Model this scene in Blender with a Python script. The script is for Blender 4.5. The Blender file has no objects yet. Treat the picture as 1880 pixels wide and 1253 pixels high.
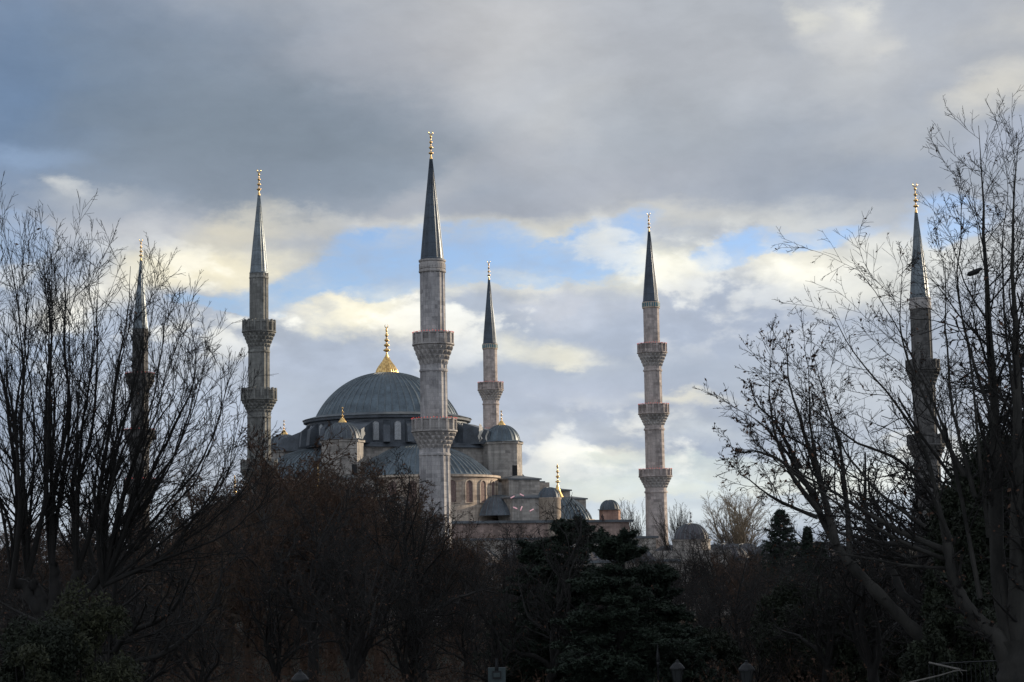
import bpy, bmesh, math, random
import numpy as np
from mathutils import Vector, Matrix, Euler

random.seed(7)
rng = np.random.default_rng(7)
PI = math.pi
SC = bpy.context.scene
COL = SC.collection

# ------------------------------------------------------------------ camera
FPX = 3300.0                       # focal length in pixels of the 1880 px wide photograph
CAMZ = 8.0
PITCH = math.atan((1015 - 626.5) / FPX)
ROLL = -math.radians(1.0)
cam_d = bpy.data.cameras.new('camera')
cam = bpy.data.objects.new('camera', cam_d); COL.objects.link(cam)
cam_d.sensor_width = 36.0
cam_d.lens = 36.0 * FPX / 1880.0
cam_d.clip_start = 0.5; cam_d.clip_end = 20000
CM = Matrix.Translation((0, 0, CAMZ)) @ Matrix.Rotation(PI/2 + PITCH, 4, 'X') @ Matrix.Rotation(ROLL, 4, 'Z')
cam.matrix_world = CM
SC.camera = cam
CR = CM.to_3x3()

def ray(px, py):
    return CR @ Vector(((px-940)/FPX, (626.5-py)/FPX, -1.0))
def at(px, py, y):                 # world point on the sight line through a photo pixel at depth y
    r = ray(px, py)
    return Vector((0, 0, CAMZ)) + r * (y / r.y)
def azel(px, py):
    r = ray(px, py).normalized()
    return math.atan2(r.x, r.y), math.asin(r.z)

# ------------------------------------------------------------------ light
SUN_AZ = math.radians(61); SUN_EL = math.radians(14)
sdir = Vector((math.sin(SUN_AZ)*math.cos(SUN_EL), math.cos(SUN_AZ)*math.cos(SUN_EL), math.sin(SUN_EL)))
sl = bpy.data.lights.new('sun', 'SUN'); sl.energy = 5.0; sl.angle = math.radians(0.5); sl.color = (1.0, 0.83, 0.62)
so = bpy.data.objects.new('sun', sl); COL.objects.link(so)
so.rotation_euler = sdir.to_track_quat('Z', 'Y').to_euler()
so.location = (300, 100, 200)
SC.view_settings.view_transform = 'Standard'
SC.view_settings.look = 'None'
SC.view_settings.exposure = 0.0
SC.view_settings.gamma = 1.0
SC.cycles.max_bounces = 4; SC.cycles.diffuse_bounces = 2; SC.cycles.glossy_bounces = 2

# ------------------------------------------------------------------ node helpers
def srgb(r, g, b):
    f = lambda c: (c/255/12.92) if c/255 <= .04045 else ((c/255+.055)/1.055)**2.4
    return (f(r), f(g), f(b), 1.0)
class NT:
    def __init__(s, tree): s.t = tree; s.n = tree.nodes; s.l = tree.links
    def add(s, ty, **kw):
        nd = s.n.new(ty)
        for k, v in kw.items(): setattr(nd, k, v)
        return nd
    def put(s, sock, v):
        if hasattr(v, 'is_output') or isinstance(v, bpy.types.NodeSocket): s.l.new(v, sock)
        else: sock.default_value = v
    def math(s, op, a, b=0.0, c=None, clamp=False):
        nd = s.add('ShaderNodeMath', operation=op, use_clamp=clamp)
        s.put(nd.inputs[0], a); s.put(nd.inputs[1], b)
        if c is not None: s.put(nd.inputs[2], c)
        return nd.outputs[0]
    def vmath(s, op, a, b=(0,0,0)):
        nd = s.add('ShaderNodeVectorMath', operation=op)
        s.put(nd.inputs[0], a); s.put(nd.inputs[1], b)
        return nd.outputs[0]
    def mix(s, f, a, b, blend='MIX'):
        nd = s.add('ShaderNodeMix', data_type='RGBA', blend_type=blend)
        s.put(nd.inputs[0], f); s.put(nd.inputs[6], a); s.put(nd.inputs[7], b)
        return nd.outputs[2]
    def noise(s, vec, scale, detail=4, rough=.55, lac=2.0, dist=0.0):
        nd = s.add('ShaderNodeTexNoise')
        if vec is not None: s.l.new(vec, nd.inputs['Vector'])
        nd.inputs['Scale'].default_value = scale; nd.inputs['Detail'].default_value = detail
        nd.inputs['Roughness'].default_value = rough; nd.inputs['Lacunarity'].default_value = lac
        nd.inputs['Distortion'].default_value = dist
        return nd
    def ramp(s, f, stops, interp='LINEAR'):
        nd = s.add('ShaderNodeValToRGB'); cr = nd.color_ramp; cr.interpolation = interp
        while len(cr.elements) < len(stops): cr.elements.new(0.5)
        for e, (p, c) in zip(cr.elements, stops):
            e.position = p; e.color = c if len(c) == 4 else (*c, 1)
        s.put(nd.inputs[0], f)
        return nd.outputs[0]
    def maprange(s, v, a, b, c, d, smooth=False):
        nd = s.add('ShaderNodeMapRange'); nd.clamp = True
        if smooth: nd.interpolation_type = 'SMOOTHSTEP'
        s.put(nd.inputs[0], v)
        for i, x in enumerate((a, b, c, d)): nd.inputs[i+1].default_value = x
        return nd.outputs[0]

# ------------------------------------------------------------------ sky
world = bpy.data.worlds.new('World'); SC.world = world; world.use_nodes = True
W = NT(world.node_tree); W.n.clear()
def build_world():
    tc = W.add('ShaderNodeTexCoord')
    D = tc.outputs['Generated']
    sp = W.add('ShaderNodeSeparateXYZ'); W.l.new(D, sp.inputs[0])
    x, y, z = sp.outputs
    az = W.math('ARCTAN2', x, y)
    el = W.math('ARCSINE', z)
    cb = W.add('ShaderNodeCombineXYZ'); W.l.new(az, cb.inputs[0]); W.l.new(el, cb.inputs[1])
    P = cb.outputs[0]                              # azimuth / elevation of the sky direction, radians
    # billowy warp, clouds flattened towards the horizon
    strech = W.vmath('MULTIPLY', D, (1, 1, 2.0))
    n1 = W.noise(strech, 9.0, 9, .60)
    n2 = W.noise(strech, 34.0, 7, .62)
    w1 = W.vmath('MULTIPLY', W.vmath('SUBTRACT', n1.outputs['Color'], (.5, .5, .5)), (.080, .050, 0))
    w2 = W.vmath('MULTIPLY', W.vmath('SUBTRACT', n2.outputs['Color'], (.5, .5, .5)), (.020, .013, 0))
    Q = W.vmath('ADD', W.vmath('ADD', P, w1), w2)
    Qs = W.vmath('ADD', P, w1)
    def blob(px, py, rx, ry, rot=0.0, soft=True, src=None):
        a, e = azel(px, py)
        mp = W.add('ShaderNodeMapping', vector_type='TEXTURE')
        W.l.new(src or Q, mp.inputs[0])
        mp.inputs['Location'].default_value = (a, e, 0)
        mp.inputs['Rotation'].default_value = (0, 0, math.radians(rot))
        mp.inputs['Scale'].default_value = (rx/FPX, ry/FPX, 1)
        g = W.add('ShaderNodeTexGradient', gradient_type='SPHERICAL'); W.l.new(mp.outputs[0], g.inputs[0])
        return W.maprange(g.outputs[1], 0.0, .95 if soft else .38, 0, 1, True)
    nb = W.noise(strech, 4.0, 8, .58)
    base = W.ramp(nb.outputs[0], [(.30, srgb(118,130,152)), (.45, srgb(146,154,170)), (.58, srgb(172,174,182)), (.72, srgb(206,201,192))])
    col = base
    # painter's list of cloud masses: centre (photo px), radii, tilt, colour, amount
    L = [
     (940, 640, 1500, 700, 0, (158,166,182), .9),
     (940, 100, 1500, 420, 0, (160,164,175), .9),
     (120, 170, 560, 420, 0, (104,123,150), .95),
     (0, 200, 200, 330, 0, (98,124,160), .6),
     (430, 250, 560, 280, -4, (118,130,146), .9),
     (640, 290, 520, 170, 0, (120,130,144), .75),
     (480, 345, 420, 90, 0, (126,136,152), .55),
     (880, 60, 380, 150, 0, (186,184,188), .7),
     (640, 100, 250, 90, 12, (160,163,174), .55),
     (1180, 90, 260, 120, -20, (160,166,182), .5),
     (1020, 240, 260, 70, 22, (176,175,182), .45),
     (1060, 205, 150, 60, 0, (196,195,196), .35),
     (1300, 260, 420, 150, -6, (130,140,156), .9),
     (1480, 300, 360, 130, -4, (142,150,166), .65),
     (1130, 330, 420, 90, 0, (152,156,170), .5),
     (1660, 40, 260, 130, 0, (166,172,186), .6),
     (1570, 60, 150, 90, -35, (206,204,204), .75),
     (1590, 30, 60, 34, -20, (224,220,212), .7),
     (1500, 25, 50, 30, -20, (224,220,210), .6),
     (1640, 90, 60, 30, 0, (212,208,204), .5),
     (1560, 140, 140, 70, -20, (186,188,194), .5),
     (1840, 150, 170, 50, 16, (214,209,202), .8),
     (1860, 240, 160, 60, 10, (160,168,188), .7),
     (1640, 230, 200, 60, 8, (172,174,180), .4),
     (760, 370, 190, 46, 30, (170,170,176), .5),
     (920, 395, 420, 60, 0, (146,150,162), .65),
     (60, 300, 170, 40, 0, (140,160,190), .5),
     (125, 352, 46, 26, 0, (205,205,206), .7),
     (160, 372, 150, 34, 0, (178,180,186), .55),
     (200, 440, 520, 70, 0, (178,178,184), .7),
     (420, 430, 150, 46, 12, (212,203,184), .7),
     (390, 500, 280, 64, 6, (226,216,192), .85),
     (560, 420, 210, 34, 0, (196,192,186), .6),
     (40, 620, 300, 220, 0, (150,166,192), .7),
     (600, 560, 230, 60, -6, (226,218,200), .85),
     (640, 590, 150, 40, 0, (232,224,204), .55),
     (720, 440, 180, 44, 10, (196,192,186), .6),
     (1000, 440, 260, 44, -6, (214,207,190), .75),
     (1180, 410, 400, 40, 4, (196,193,188), .65),
     (1450, 400, 260, 36, 6, (190,190,190), .55),
     (930, 530, 280, 36, 4, (224,219,204), .8),
     (1220, 490, 170, 56, 8, (226,221,204), .85),
     (1480, 480, 230, 60, 4, (226,220,206), .85),
     (1700, 470, 260, 80, 0, (206,205,202), .75),
     (1080, 560, 260, 56, -4, (188,189,198), .75),
     (1340, 600, 520, 100, 0, (158,166,184), .85),
     (1000, 640, 180, 40, -6, (216,211,196), .8),
     (1060, 660, 90, 18, -6, (222,216,200), .5),
     (600, 660, 260, 60, 0, (164,172,190), .75),
     (1100, 740, 420, 70, 0, (166,172,188), .85),
     (1290, 728, 110, 20, 0, (214,209,197), .75),
     (760, 610, 130, 40, 0, (208,203,198), .5),
     (1040, 810, 340, 44, 0, (176,180,190), .8),
     (1110, 848, 170, 24, -4, (216,212,200), .75),
     (1300, 790, 160, 40, 0, (196,200,206), .6),
     (1560, 700, 260, 120, 0, (186,190,198), .6),
     (1640, 860, 420, 90, 0, (206,212,216), .7),
     (1220, 960, 620, 60, 0, (206,212,216), .8),
     (1010, 850, 46, 36, 50, (214,210,204), .6),
     (400, 760, 260, 90, 0, (164,174,194), .7),
     (200, 950, 500, 110, 0, (178,186,198), .7),
     (150, 560, 260, 60, 8, (214,206,192), .6), (1600, 540, 220, 70, 0, (216,212,202), .6), (330, 520, 190, 60, 0, (226,217,196), .6), (660, 570, 160, 60, 0, (232,225,206), .7), (1230, 900, 500, 44, 0, (214,222,224), .6),
    ]
    for (px, py, rx, ry, rot, c, k) in L:
        col = W.mix(W.math('MULTIPLY', blob(px, py, rx, ry, rot), k), col, srgb(*c))
    # crisp cumulus patches through the bright middle band, softer ones above
    strech3 = W.vmath('MULTIPLY', D, (1, 1, 1.9))
    nC = W.noise(strech3, 14.0, 9, .53, 2.1, .12)
    nC2 = W.noise(W.vmath('ADD', strech3, (.0065, .002, .0085)), 14.0, 9, .53, 2.1, .12)
    band = W.math('MAXIMUM', blob(700, 560, 1500, 190, 3), W.math('MULTIPLY', blob(1300, 830, 1100, 120, 0), .8))
    crisp = W.maprange(nC.outputs[0], .50, .585, 0, 1, True)
    col = W.mix(W.math('MULTIPLY', W.math('MULTIPLY', crisp, band), .72), col, srgb(236, 232, 224))
    low = W.maprange(nC.outputs[0], .47, .40, 0, 1, True)
    col = W.mix(W.math('MULTIPLY', W.math('MULTIPLY', low, band), .35), col, srgb(164, 173, 191))
    nU = W.noise(strech3, 4.6, 6, .50, 2.0, .15)
    upper = blob(1000, 130, 1500, 420, 0)
    col = W.mix(W.math('MULTIPLY', W.math('MULTIPLY', W.maprange(nU.outputs[0], .50, .66, 0, 1, True), upper), .42), col, srgb(194, 194, 198))
    col = W.mix(W.math('MULTIPLY', W.math('MULTIPLY', W.maprange(nU.outputs[0], .48, .36, 0, 1, True), upper), .38), col, srgb(134, 144, 158))
    rel = W.math('SUBTRACT', nC.outputs[0], nC2.outputs[0])
    col = W.mix(W.maprange(band, 0, .5, .12, .8), col, W.mix(1.0, col, W.maprange(rel, -.16, .16, .84, 1.16), 'MULTIPLY'))
    # fine billow shading
    n3 = W.noise(W.vmath('ADD', strech, W.vmath('MULTIPLY', n1.outputs['Color'], (.06,.06,.06))), 13.0, 9, .60)
    shade = W.maprange(n3.outputs[0], .30, .70, .93, 1.10)
    col = W.mix(1.0, col, shade, 'MULTIPLY')
    n4 = W.noise(strech, 46.0, 6, .6)
    col = W.mix(1.0, col, W.maprange(n4.outputs[0], .3, .7, .98, 1.02), 'MULTIPLY')
    # overall brighter sky away from the photographed part
    back = W.maprange(y, -0.2, -0.9, 1.0, 1.6)
    col = W.mix(1.0, col, back, 'MULTIPLY')
    lum = W.maprange(el, math.radians(16), math.radians(7), 1.02, 1.22)
    col = W.mix(1.0, col, lum, 'MULTIPLY')
    col = W.mix(1.0, col, (1.06, 1.085, 1.06, 1), 'MULTIPLY')
    # openings to the blue sky
    G = [(520, 530, 150, 34, 18, 1.0), (410, 574, 90, 16, 6, 1.0), (640, 505, 170, 34, 6, 1.0), (760, 480, 190, 44, -4, 1.0),
         (860, 470, 170, 46, 0, 1.0), (1010, 480, 190, 30, -3, 1.0), (1110, 455, 90, 42, 12, 1.0), (690, 530, 130, 22, 0, .8),
         (1370, 462, 90, 26, 22, 1.0), (1470, 436, 150, 20, 8, 1.0), (1710, 400, 80, 40, 0, .9), (1760, 380, 60, 22, 0, .6), (950, 515, 150, 18, 6, .8),
         (0, 450, 60, 50, 0, .5), (1080, 868, 170, 18, 2, .45), (1120, 902, 190, 22, 0, .5), (1300, 862, 190, 22, 0, .5), (1500, 880, 200, 30, 0, .45)]
    m = None
    for (px, py, rx, ry, rot, k) in G:
        b = W.math('MULTIPLY', blob(px, py, rx*1.15, ry*1.35, rot, False), k)
        m = b if m is None else W.math('MAXIMUM', m, b)
    # thin veils inside the openings
    veil = W.maprange(n2.outputs[0], .36, .62, .55, 1.0)
    m = W.math('MULTIPLY', m, veil)
    m = W.math('MULTIPLY', m, W.maprange(nC.outputs[0], .61, .51, .42, 1.0, True))
    sky = W.add('ShaderNodeTexSky', sky_type='NISHITA')
    sky.sun_disc = False; sky.sun_elevation = SUN_EL; sky.sun_rotation = SUN_AZ
    sky.air_density = 1.0; sky.dust_density = 0.4; sky.ozone_density = 2.0; sky.altitude = 50
    clouds10 = W.mix(1.0, col, (10, 10, 10, 1), 'MULTIPLY')
    blue = W.mix(1.0, sky.outputs[0], (1.45, 1.44, 1.74, 1), 'MULTIPLY')
    out = W.mix(m, clouds10, blue)
    bg = W.add('ShaderNodeBackground'); W.l.new(out, bg.inputs[0]); bg.inputs[1].default_value = 0.1
    wo = W.add('ShaderNodeOutputWorld'); W.l.new(bg.outputs[0], wo.inputs[0])
build_world()
world.cycles.sampling_method = 'MANUAL'; world.cycles.sample_map_resolution = 256

# ------------------------------------------------------------------ materials
def new_mat(name):
    m = bpy.data.materials.new(name); m.use_nodes = True
    n = NT(m.node_tree); b = m.node_tree.nodes['Principled BSDF']
    return m, n, b
def bump(n, b, h, strength=.4, dist=.05):
    bp = n.add('ShaderNodeBump'); bp.inputs['Strength'].default_value = strength; bp.inputs['Distance'].default_value = dist
    n.l.new(h, bp.inputs['Height']); n.l.new(bp.outputs[0], b.inputs['Normal'])

def stone_mat(name, cyl, c1, c2, stain, bw=.9, bh=.42, seed=0.0, blotch=.5):
    m, n, b = new_mat(name)
    tc = n.add('ShaderNodeTexCoord'); O = tc.outputs['Object']
    sp = n.add('ShaderNodeSeparateXYZ'); n.l.new(O, sp.inputs[0])
    if cyl: u = n.math('MULTIPLY', n.math('ARCTAN2', sp.outputs[0], sp.outputs[1]), 1.9)
    else: u = n.math('ADD', sp.outputs[0], sp.outputs[1])
    cb = n.add('ShaderNodeCombineXYZ'); n.l.new(u, cb.inputs[0]); n.l.new(sp.outputs[2], cb.inputs[1])
    br = n.add('ShaderNodeTexBrick'); n.l.new(cb.outputs[0], br.inputs[0])
    br.inputs['Scale'].default_value = 1; br.inputs['Brick Width'].default_value = bw; br.inputs['Row Height'].default_value = bh
    br.inputs['Mortar Size'].default_value = .02; br.inputs['Mortar Smooth'].default_value = .4; br.inputs['Bias'].default_value = 0.0
    br.inputs['Color1'].default_value = (*c1, 1); br.inputs['Color2'].default_value = (*[x*.84 for x in c2], 1)
    br.inputs['Mortar'].default_value = tuple(.74*x for x in c2) + (1,)
    off = n.vmath('ADD', O, (seed, seed*1.7, seed*.3))
    big = n.noise(off, .35, 6, .62)
    # darkened patches follow the courses of blocks
    br2 = n.add('ShaderNodeTexBrick'); n.l.new(cb.outputs[0], br2.inputs[0])
    br2.inputs['Scale'].default_value = 1; br2.inputs['Brick Width'].default_value = bw; br2.inputs['Row Height'].default_value = bh
    br2.inputs['Mortar Size'].default_value = 0; br2.inputs['Bias'].default_value = -.1
    br2.inputs['Color1'].default_value = (0,0,0,1); br2.inputs['Color2'].default_value = (1,1,1,1)
    patch = n.math('MULTIPLY', n.maprange(n.noise(off, .55, 3, .5).outputs[0], .46, .58, 0, 1), br2.outputs[0])
    c = n.mix(n.maprange(big.outputs[0], .42, .72, 0, blotch), br.outputs[0], (*stain, 1))
    c = n.mix(n.math('MULTIPLY', patch, .62), c, tuple(.42*x for x in stain) + (1,))
    st = n.vmath('MULTIPLY', off, (2.2, 2.2, .16))
    streak = n.noise(st, 1.0, 5, .6)
    c = n.mix(n.maprange(streak.outputs[0], .46, .74, 0, .65), c, tuple(.5*x for x in stain) + (1,))
    fine = n.noise(off, 7, 5, .6)
    c = n.mix(1.0, c, n.maprange(fine.outputs[0], .3, .7, .84, 1.14), 'MULTIPLY')
    n.l.new(c, b.inputs['Base Color']); b.inputs['Roughness'].default_value = .9
    bump(n, b, n.math('ADD', n.math('MULTIPLY', br.outputs[1], -.6), fine.outputs[0]), .3, .03)
    return m

STONE = stone_mat('ashlar_stone', False, (0.495,0.456,0.413), (0.427,0.394,0.356), (0.260,0.244,0.231), .95, .45)
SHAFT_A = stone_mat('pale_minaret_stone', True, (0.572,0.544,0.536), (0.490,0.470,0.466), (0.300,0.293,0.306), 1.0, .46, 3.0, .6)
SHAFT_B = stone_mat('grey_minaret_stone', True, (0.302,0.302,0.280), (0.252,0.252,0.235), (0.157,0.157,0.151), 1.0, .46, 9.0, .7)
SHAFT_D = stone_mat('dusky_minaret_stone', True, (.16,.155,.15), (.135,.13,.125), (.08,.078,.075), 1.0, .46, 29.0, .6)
SHAFT_C = stone_mat('rosy_minaret_stone', True, (0.609,0.531,0.496), (0.529,0.460,0.430), (0.344,0.305,0.290), 1.0, .46, 17.0, .45)
PALE = stone_mat('cream_stone', True, (0.660,0.557,0.449), (0.585,0.467,0.374), (0.376,0.311,0.262), .9, .4, 5.0, .35)
CARVED = stone_mat('carved_stone', True, (0.553,0.521,0.497), (0.514,0.481,0.458), (0.316,0.297,0.290), 1.2, .6, 8.0, .4)
ROSY = stone_mat('rosy_wall_stone', False, (0.460,0.345,0.299), (0.368,0.276,0.241), (0.230,0.172,0.149), .8, .4, 2.0, .5)

RED_LIT = stone_mat('red_lit_stone', False, (.52,.33,.26), (.46,.29,.23), (.30,.18,.14), .8, .4, 4.0, .4)  # red light falling on the roof lantern, put into the stone colour
def lead_mat(name, c, rough=.48, metal=.35, seed=0, lines=False):
    m, n, b = new_mat(name)
    tc = n.add('ShaderNodeTexCoord'); O = n.vmath('ADD', tc.outputs['Object'], (seed,)*3)
    a = n.noise(O, .5, 6, .65); f = n.noise(O, 5, 5, .6)
    cc = n.mix(n.maprange(a.outputs[0], .35, .7, 0, 1), (*[x*.62 for x in c], 1), (*[x*1.42 for x in c], 1))
    cc = n.mix(1, cc, n.maprange(f.outputs[0], .3, .7, .8, 1.2), 'MULTIPLY')
    if lines:       # the lapped horizontal joints between lead sheets
        sp = n.add('ShaderNodeSeparateXYZ'); n.l.new(tc.outputs['Object'], sp.inputs[0])
        fr = n.math('FRACT', n.math('DIVIDE', sp.outputs[2], lines))
        jl = n.math('LESS_THAN', fr, .05)
        cc = n.mix(n.math('MULTIPLY', jl, .5), cc, (*[x*.35 for x in c], 1))
    n.l.new(cc, b.inputs['Base Color'])
    b.inputs['Roughness'].default_value = rough; b.inputs['Metallic'].default_value = metal
    n.l.new(n.maprange(a.outputs[0], .3, .7, rough-.08, rough+.12), b.inputs['Roughness'])
    bump(n, b, f.outputs[0], .25, .03)
    return m
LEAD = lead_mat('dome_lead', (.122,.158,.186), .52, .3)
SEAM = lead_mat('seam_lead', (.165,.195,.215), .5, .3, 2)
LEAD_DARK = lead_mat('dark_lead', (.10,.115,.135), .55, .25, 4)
LEAD_CAP = lead_mat('cap_lead', (.06,.078,.10), .42, .4, 7, 1.5)
LEAD_CAP_LIGHT = lead_mat('weathered_cap_lead', (.17,.20,.22), .45, .4, 9, 2.2)
LEAD_ROOF = lead_mat('roof_lead', (.13,.145,.16), .55, .3, 11)
LEAD_OLD = lead_mat('brown_lead', (.09,.085,.095), .6, .2, 13)

def plain(name, c, rough=.7, metal=0.0, emit=None, es=0.0, var=.2, scale=6):
    m, n, b = new_mat(name)
    tc = n.add('ShaderNodeTexCoord')
    f = n.noise(tc.outputs['Object'], scale, 4, .6)
    cc = n.mix(1, (*c, 1), n.maprange(f.outputs[0], .3, .7, 1-var, 1+var), 'MULTIPLY')
    n.l.new(cc, b.inputs['Base Color'])
    b.inputs['Roughness'].default_value = rough; b.inputs['Metallic'].default_value = metal
    if emit: b.inputs['Emission Color'].default_value = (*emit, 1); b.inputs['Emission Strength'].default_value = es
    return m
GOLD = plain('gilded_copper', (.82,.55,.23), .36, 1.0, var=.45, scale=2.5)
IRON = plain('black_iron', (.012,.013,.015), .5, .3)
WINDOW = plain('window_lattice_stone', (.56,.58,.60), .8)
GLASS = plain('dark_glass', (.02,.024,.03), .15)
TILE = plain('teal_tile', (.02,.16,.20), .3, var=.4)
REDLAMP = plain('red_bulb', (.5,.05,.05), .4, emit=(1.0,.12,.10), es=.55)
PINKLAMP = plain('pink_tube_lamp', (.6,.42,.44), .4, emit=(1.0,.55,.62), es=.38)
STRIP_WHITE = plain('plain_white', (.75,.70,.62), .9)
GREYBOX = plain('grey_green_steel', (.035,.052,.055), .6, .1)
BULBGLASS = plain('frosted_glass', (.028,.032,.033), .5)
RAILWOOD = plain('pale_barkless_wood', (.15,.14,.125), .8)
SKIN = plain('dark_coat', (.035,.018,.02), .8)

def bark(name, c1, c2, scale=5):
    m, n, b = new_mat(name)
    tc = n.add('ShaderNodeTexCoord'); O = tc.outputs['Object']
    a = n.noise(n.vmath('MULTIPLY', O, (1, 1, .35)), scale, 6, .65)
    cc = n.mix(n.maprange(a.outputs[0], .35, .65, 0, 1), (*c1, 1), (*c2, 1))
    n.l.new(cc, b.inputs['Base Color']); b.inputs['Roughness'].default_value = .9
    bump(n, b, a.outputs[0], .6, .03)
    return m
def leafy(name, c1, c2, scale=3):
    m, n, b = new_mat(name)
    tc = n.add('ShaderNodeTexCoord'); O = tc.outputs['Object']
    a = n.noise(O, scale, 3, .6); f = n.noise(O, scale*12, 2, .5)
    k = n.math('ADD', n.math('MULTIPLY', a.outputs[0], .6), n.math('MULTIPLY', f.outputs[0], .4))
    cc = n.mix(n.maprange(k, .38, .62, 0, 1), (*c1, 1), (*c2, 1))
    n.l.new(cc, b.inputs['Base Color']); b.inputs['Roughness'].default_value = .75
    return m
BARK_DARK = bark('dark_bark', (.008,.0075,.007), (.018,.016,.014))
BARK_BROWN = bark('red_brown_bark', (.048,.029,.019), (.095,.056,.036))
BARK_TAN = bark('tan_bark', (.042,.031,.022), (.085,.060,.041))
BARK_UMBER = bark('umber_bark', (.020,.014,.011), (.042,.029,.022))
BARK_GREY = bark('grey_bark', (.016,.0145,.0135), (.032,.029,.027))
BARK_PLANE = bark('mottled_plane_bark', (.012,.0115,.010), (.05,.047,.041), 1.6)
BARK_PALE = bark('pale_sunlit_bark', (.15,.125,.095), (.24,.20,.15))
LEAF_RUST = leafy('rusty_dead_leaf', (.045,.022,.012), (.10,.048,.024))
LEAF_DRY = leafy('dry_brown_leaf', (.045,.022,.012), (.12,.05,.022))
NEEDLE = leafy('cedar_needle', (.008,.016,.010), (.022,.038,.02), 1.2)
CONIFER = leafy('conifer_needle', (.008,.018,.012), (.02,.034,.018), 1.5)
EVERGREEN = leafy('evergreen_leaf', (.008,.012,.006), (.020,.028,.011), 1.2)
IVY = leafy('ivy_leaf', (.013,.018,.008), (.05,.053,.022), 1.5)

# ------------------------------------------------------------------ object helpers
def mark(o, label=None, cat=None, group=None, kind=None):
    if label: o['label'] = label
    if cat: o['category'] = cat
    if group: o['group'] = group
    if kind: o['kind'] = kind
    return o
def thing(name, loc, label, cat, group=None, rz=0.0):
    o = bpy.data.objects.new(name, None); o.empty_display_size = .5
    COL.objects.link(o); o.location = loc; o.rotation_euler = (0, 0, rz)
    return mark(o, label, cat, group)
def link(name, me, parent=None, loc=(0,0,0), rz=0.0):
    o = bpy.data.objects.new(name, me); COL.objects.link(o)
    o.parent = parent; o.location = loc; o.rotation_euler = (0, 0, rz)
    return o
def np_mesh(name, V, F, mats, midx=None, smooth=False):
    """V (n,3); F (m,k) index array with constant k"""
    V = np.asarray(V, np.float32); F = np.asarray(F, np.int32)
    me = bpy.data.meshes.new(name)
    me.vertices.add(len(V)); me.vertices.foreach_set('co', V.ravel())
    k = F.shape[1]
    me.loops.add(F.size); me.loops.foreach_set('vertex_index', F.ravel())
    me.polygons.add(len(F)); me.polygons.foreach_set('loop_start', np.arange(0, F.size, k, dtype=np.int32))
    for m in (mats if isinstance(mats, (list, tuple)) else [mats]): me.materials.append(m)
    if midx is not None: me.polygons.foreach_set('material_index', np.asarray(midx, np.int32))
    me.polygons.foreach_set('use_smooth', np.full(len(F), smooth, bool))
    me.update(calc_edges=True)
    return me
class MB:
    """collects faces of any size, builds one mesh"""
    def __init__(s): s.v = []; s.f = []; s.m = []; s.s = []
    def add(s, vs, fs, mi=0, smooth=False, M=None):
        b = len(s.v)
        s.v += [tuple(M @ Vector(p)) if M is not None else tuple(p) for p in vs]
        for f in fs: s.f.append([b+i for i in f]); s.m.append(mi); s.s.append(smooth)
    def box(s, x0, x1, y0, y1, z0, z1, mi=0, M=None):
        vs = [(x0,y0,z0),(x1,y0,z0),(x1,y1,z0),(x0,y1,z0),(x0,y0,z1),(x1,y0,z1),(x1,y1,z1),(x0,y1,z1)]
        s.add(vs, [(3,2,1,0),(4,5,6,7),(0,1,5,4),(1,2,6,5),(2,3,7,6),(3,0,4,7)], mi, False, M)
    def hip(s, x0, x1, y0, y1, z0, z1, inset=.9, mi=0, M=None):
        ix = min(inset, (x1-x0)/2*.95); iy = min(inset, (y1-y0)/2*.95)
        vs = [(x0,y0,z0),(x1,y0,z0),(x1,y1,z0),(x0,y1,z0),(x0+ix,y0+iy,z1),(x1-ix,y0+iy,z1),(x1-ix,y1-iy,z1),(x0+ix,y1-iy,z1)]
        s.add(vs, [(3,2,1,0),(4,5,6,7),(0,1,5,4),(1,2,6,5),(2,3,7,6),(3,0,4,7)], mi, False, M)
    def lathe(s, prof, n, mi=0, smooth=True, mod=None, a0=0.0, a1=2*PI, M=None, phase=0.0):
        full = abs(a1-a0-2*PI) < 1e-6
        na = n if full else n+1
        vs = []
        for i, (r, z) in enumerate(prof):
            for k in range(na):
                th = a0+(a1-a0)*k/n + phase
                rr = r*1.0 + (mod(th, i, k) if mod else 0.0)
                vs.append((rr*math.cos(th), rr*math.sin(th), z))
        fs = []
        for i in range(len(prof)-1):
            for k in range(n):
                k2 = (k+1) % na if full else k+1
                fs.append((i*na+k, i*na+k2, (i+1)*na+k2, (i+1)*na+k))
        s.add(vs, fs, mi, smooth, M)
    def build(s, name, mats, parent=None, loc=(0,0,0), rz=0.0):
        me = bpy.data.meshes.new(name); me.from_pydata(s.v, [], s.f)
        for m in (mats if isinstance(mats, (list, tuple)) else [mats]): me.materials.append(m)
        me.polygons.foreach_set('material_index', s.m); me.polygons.foreach_set('use_smooth', s.s)
        me.update()
        return link(name, me, parent, loc, rz)

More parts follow.
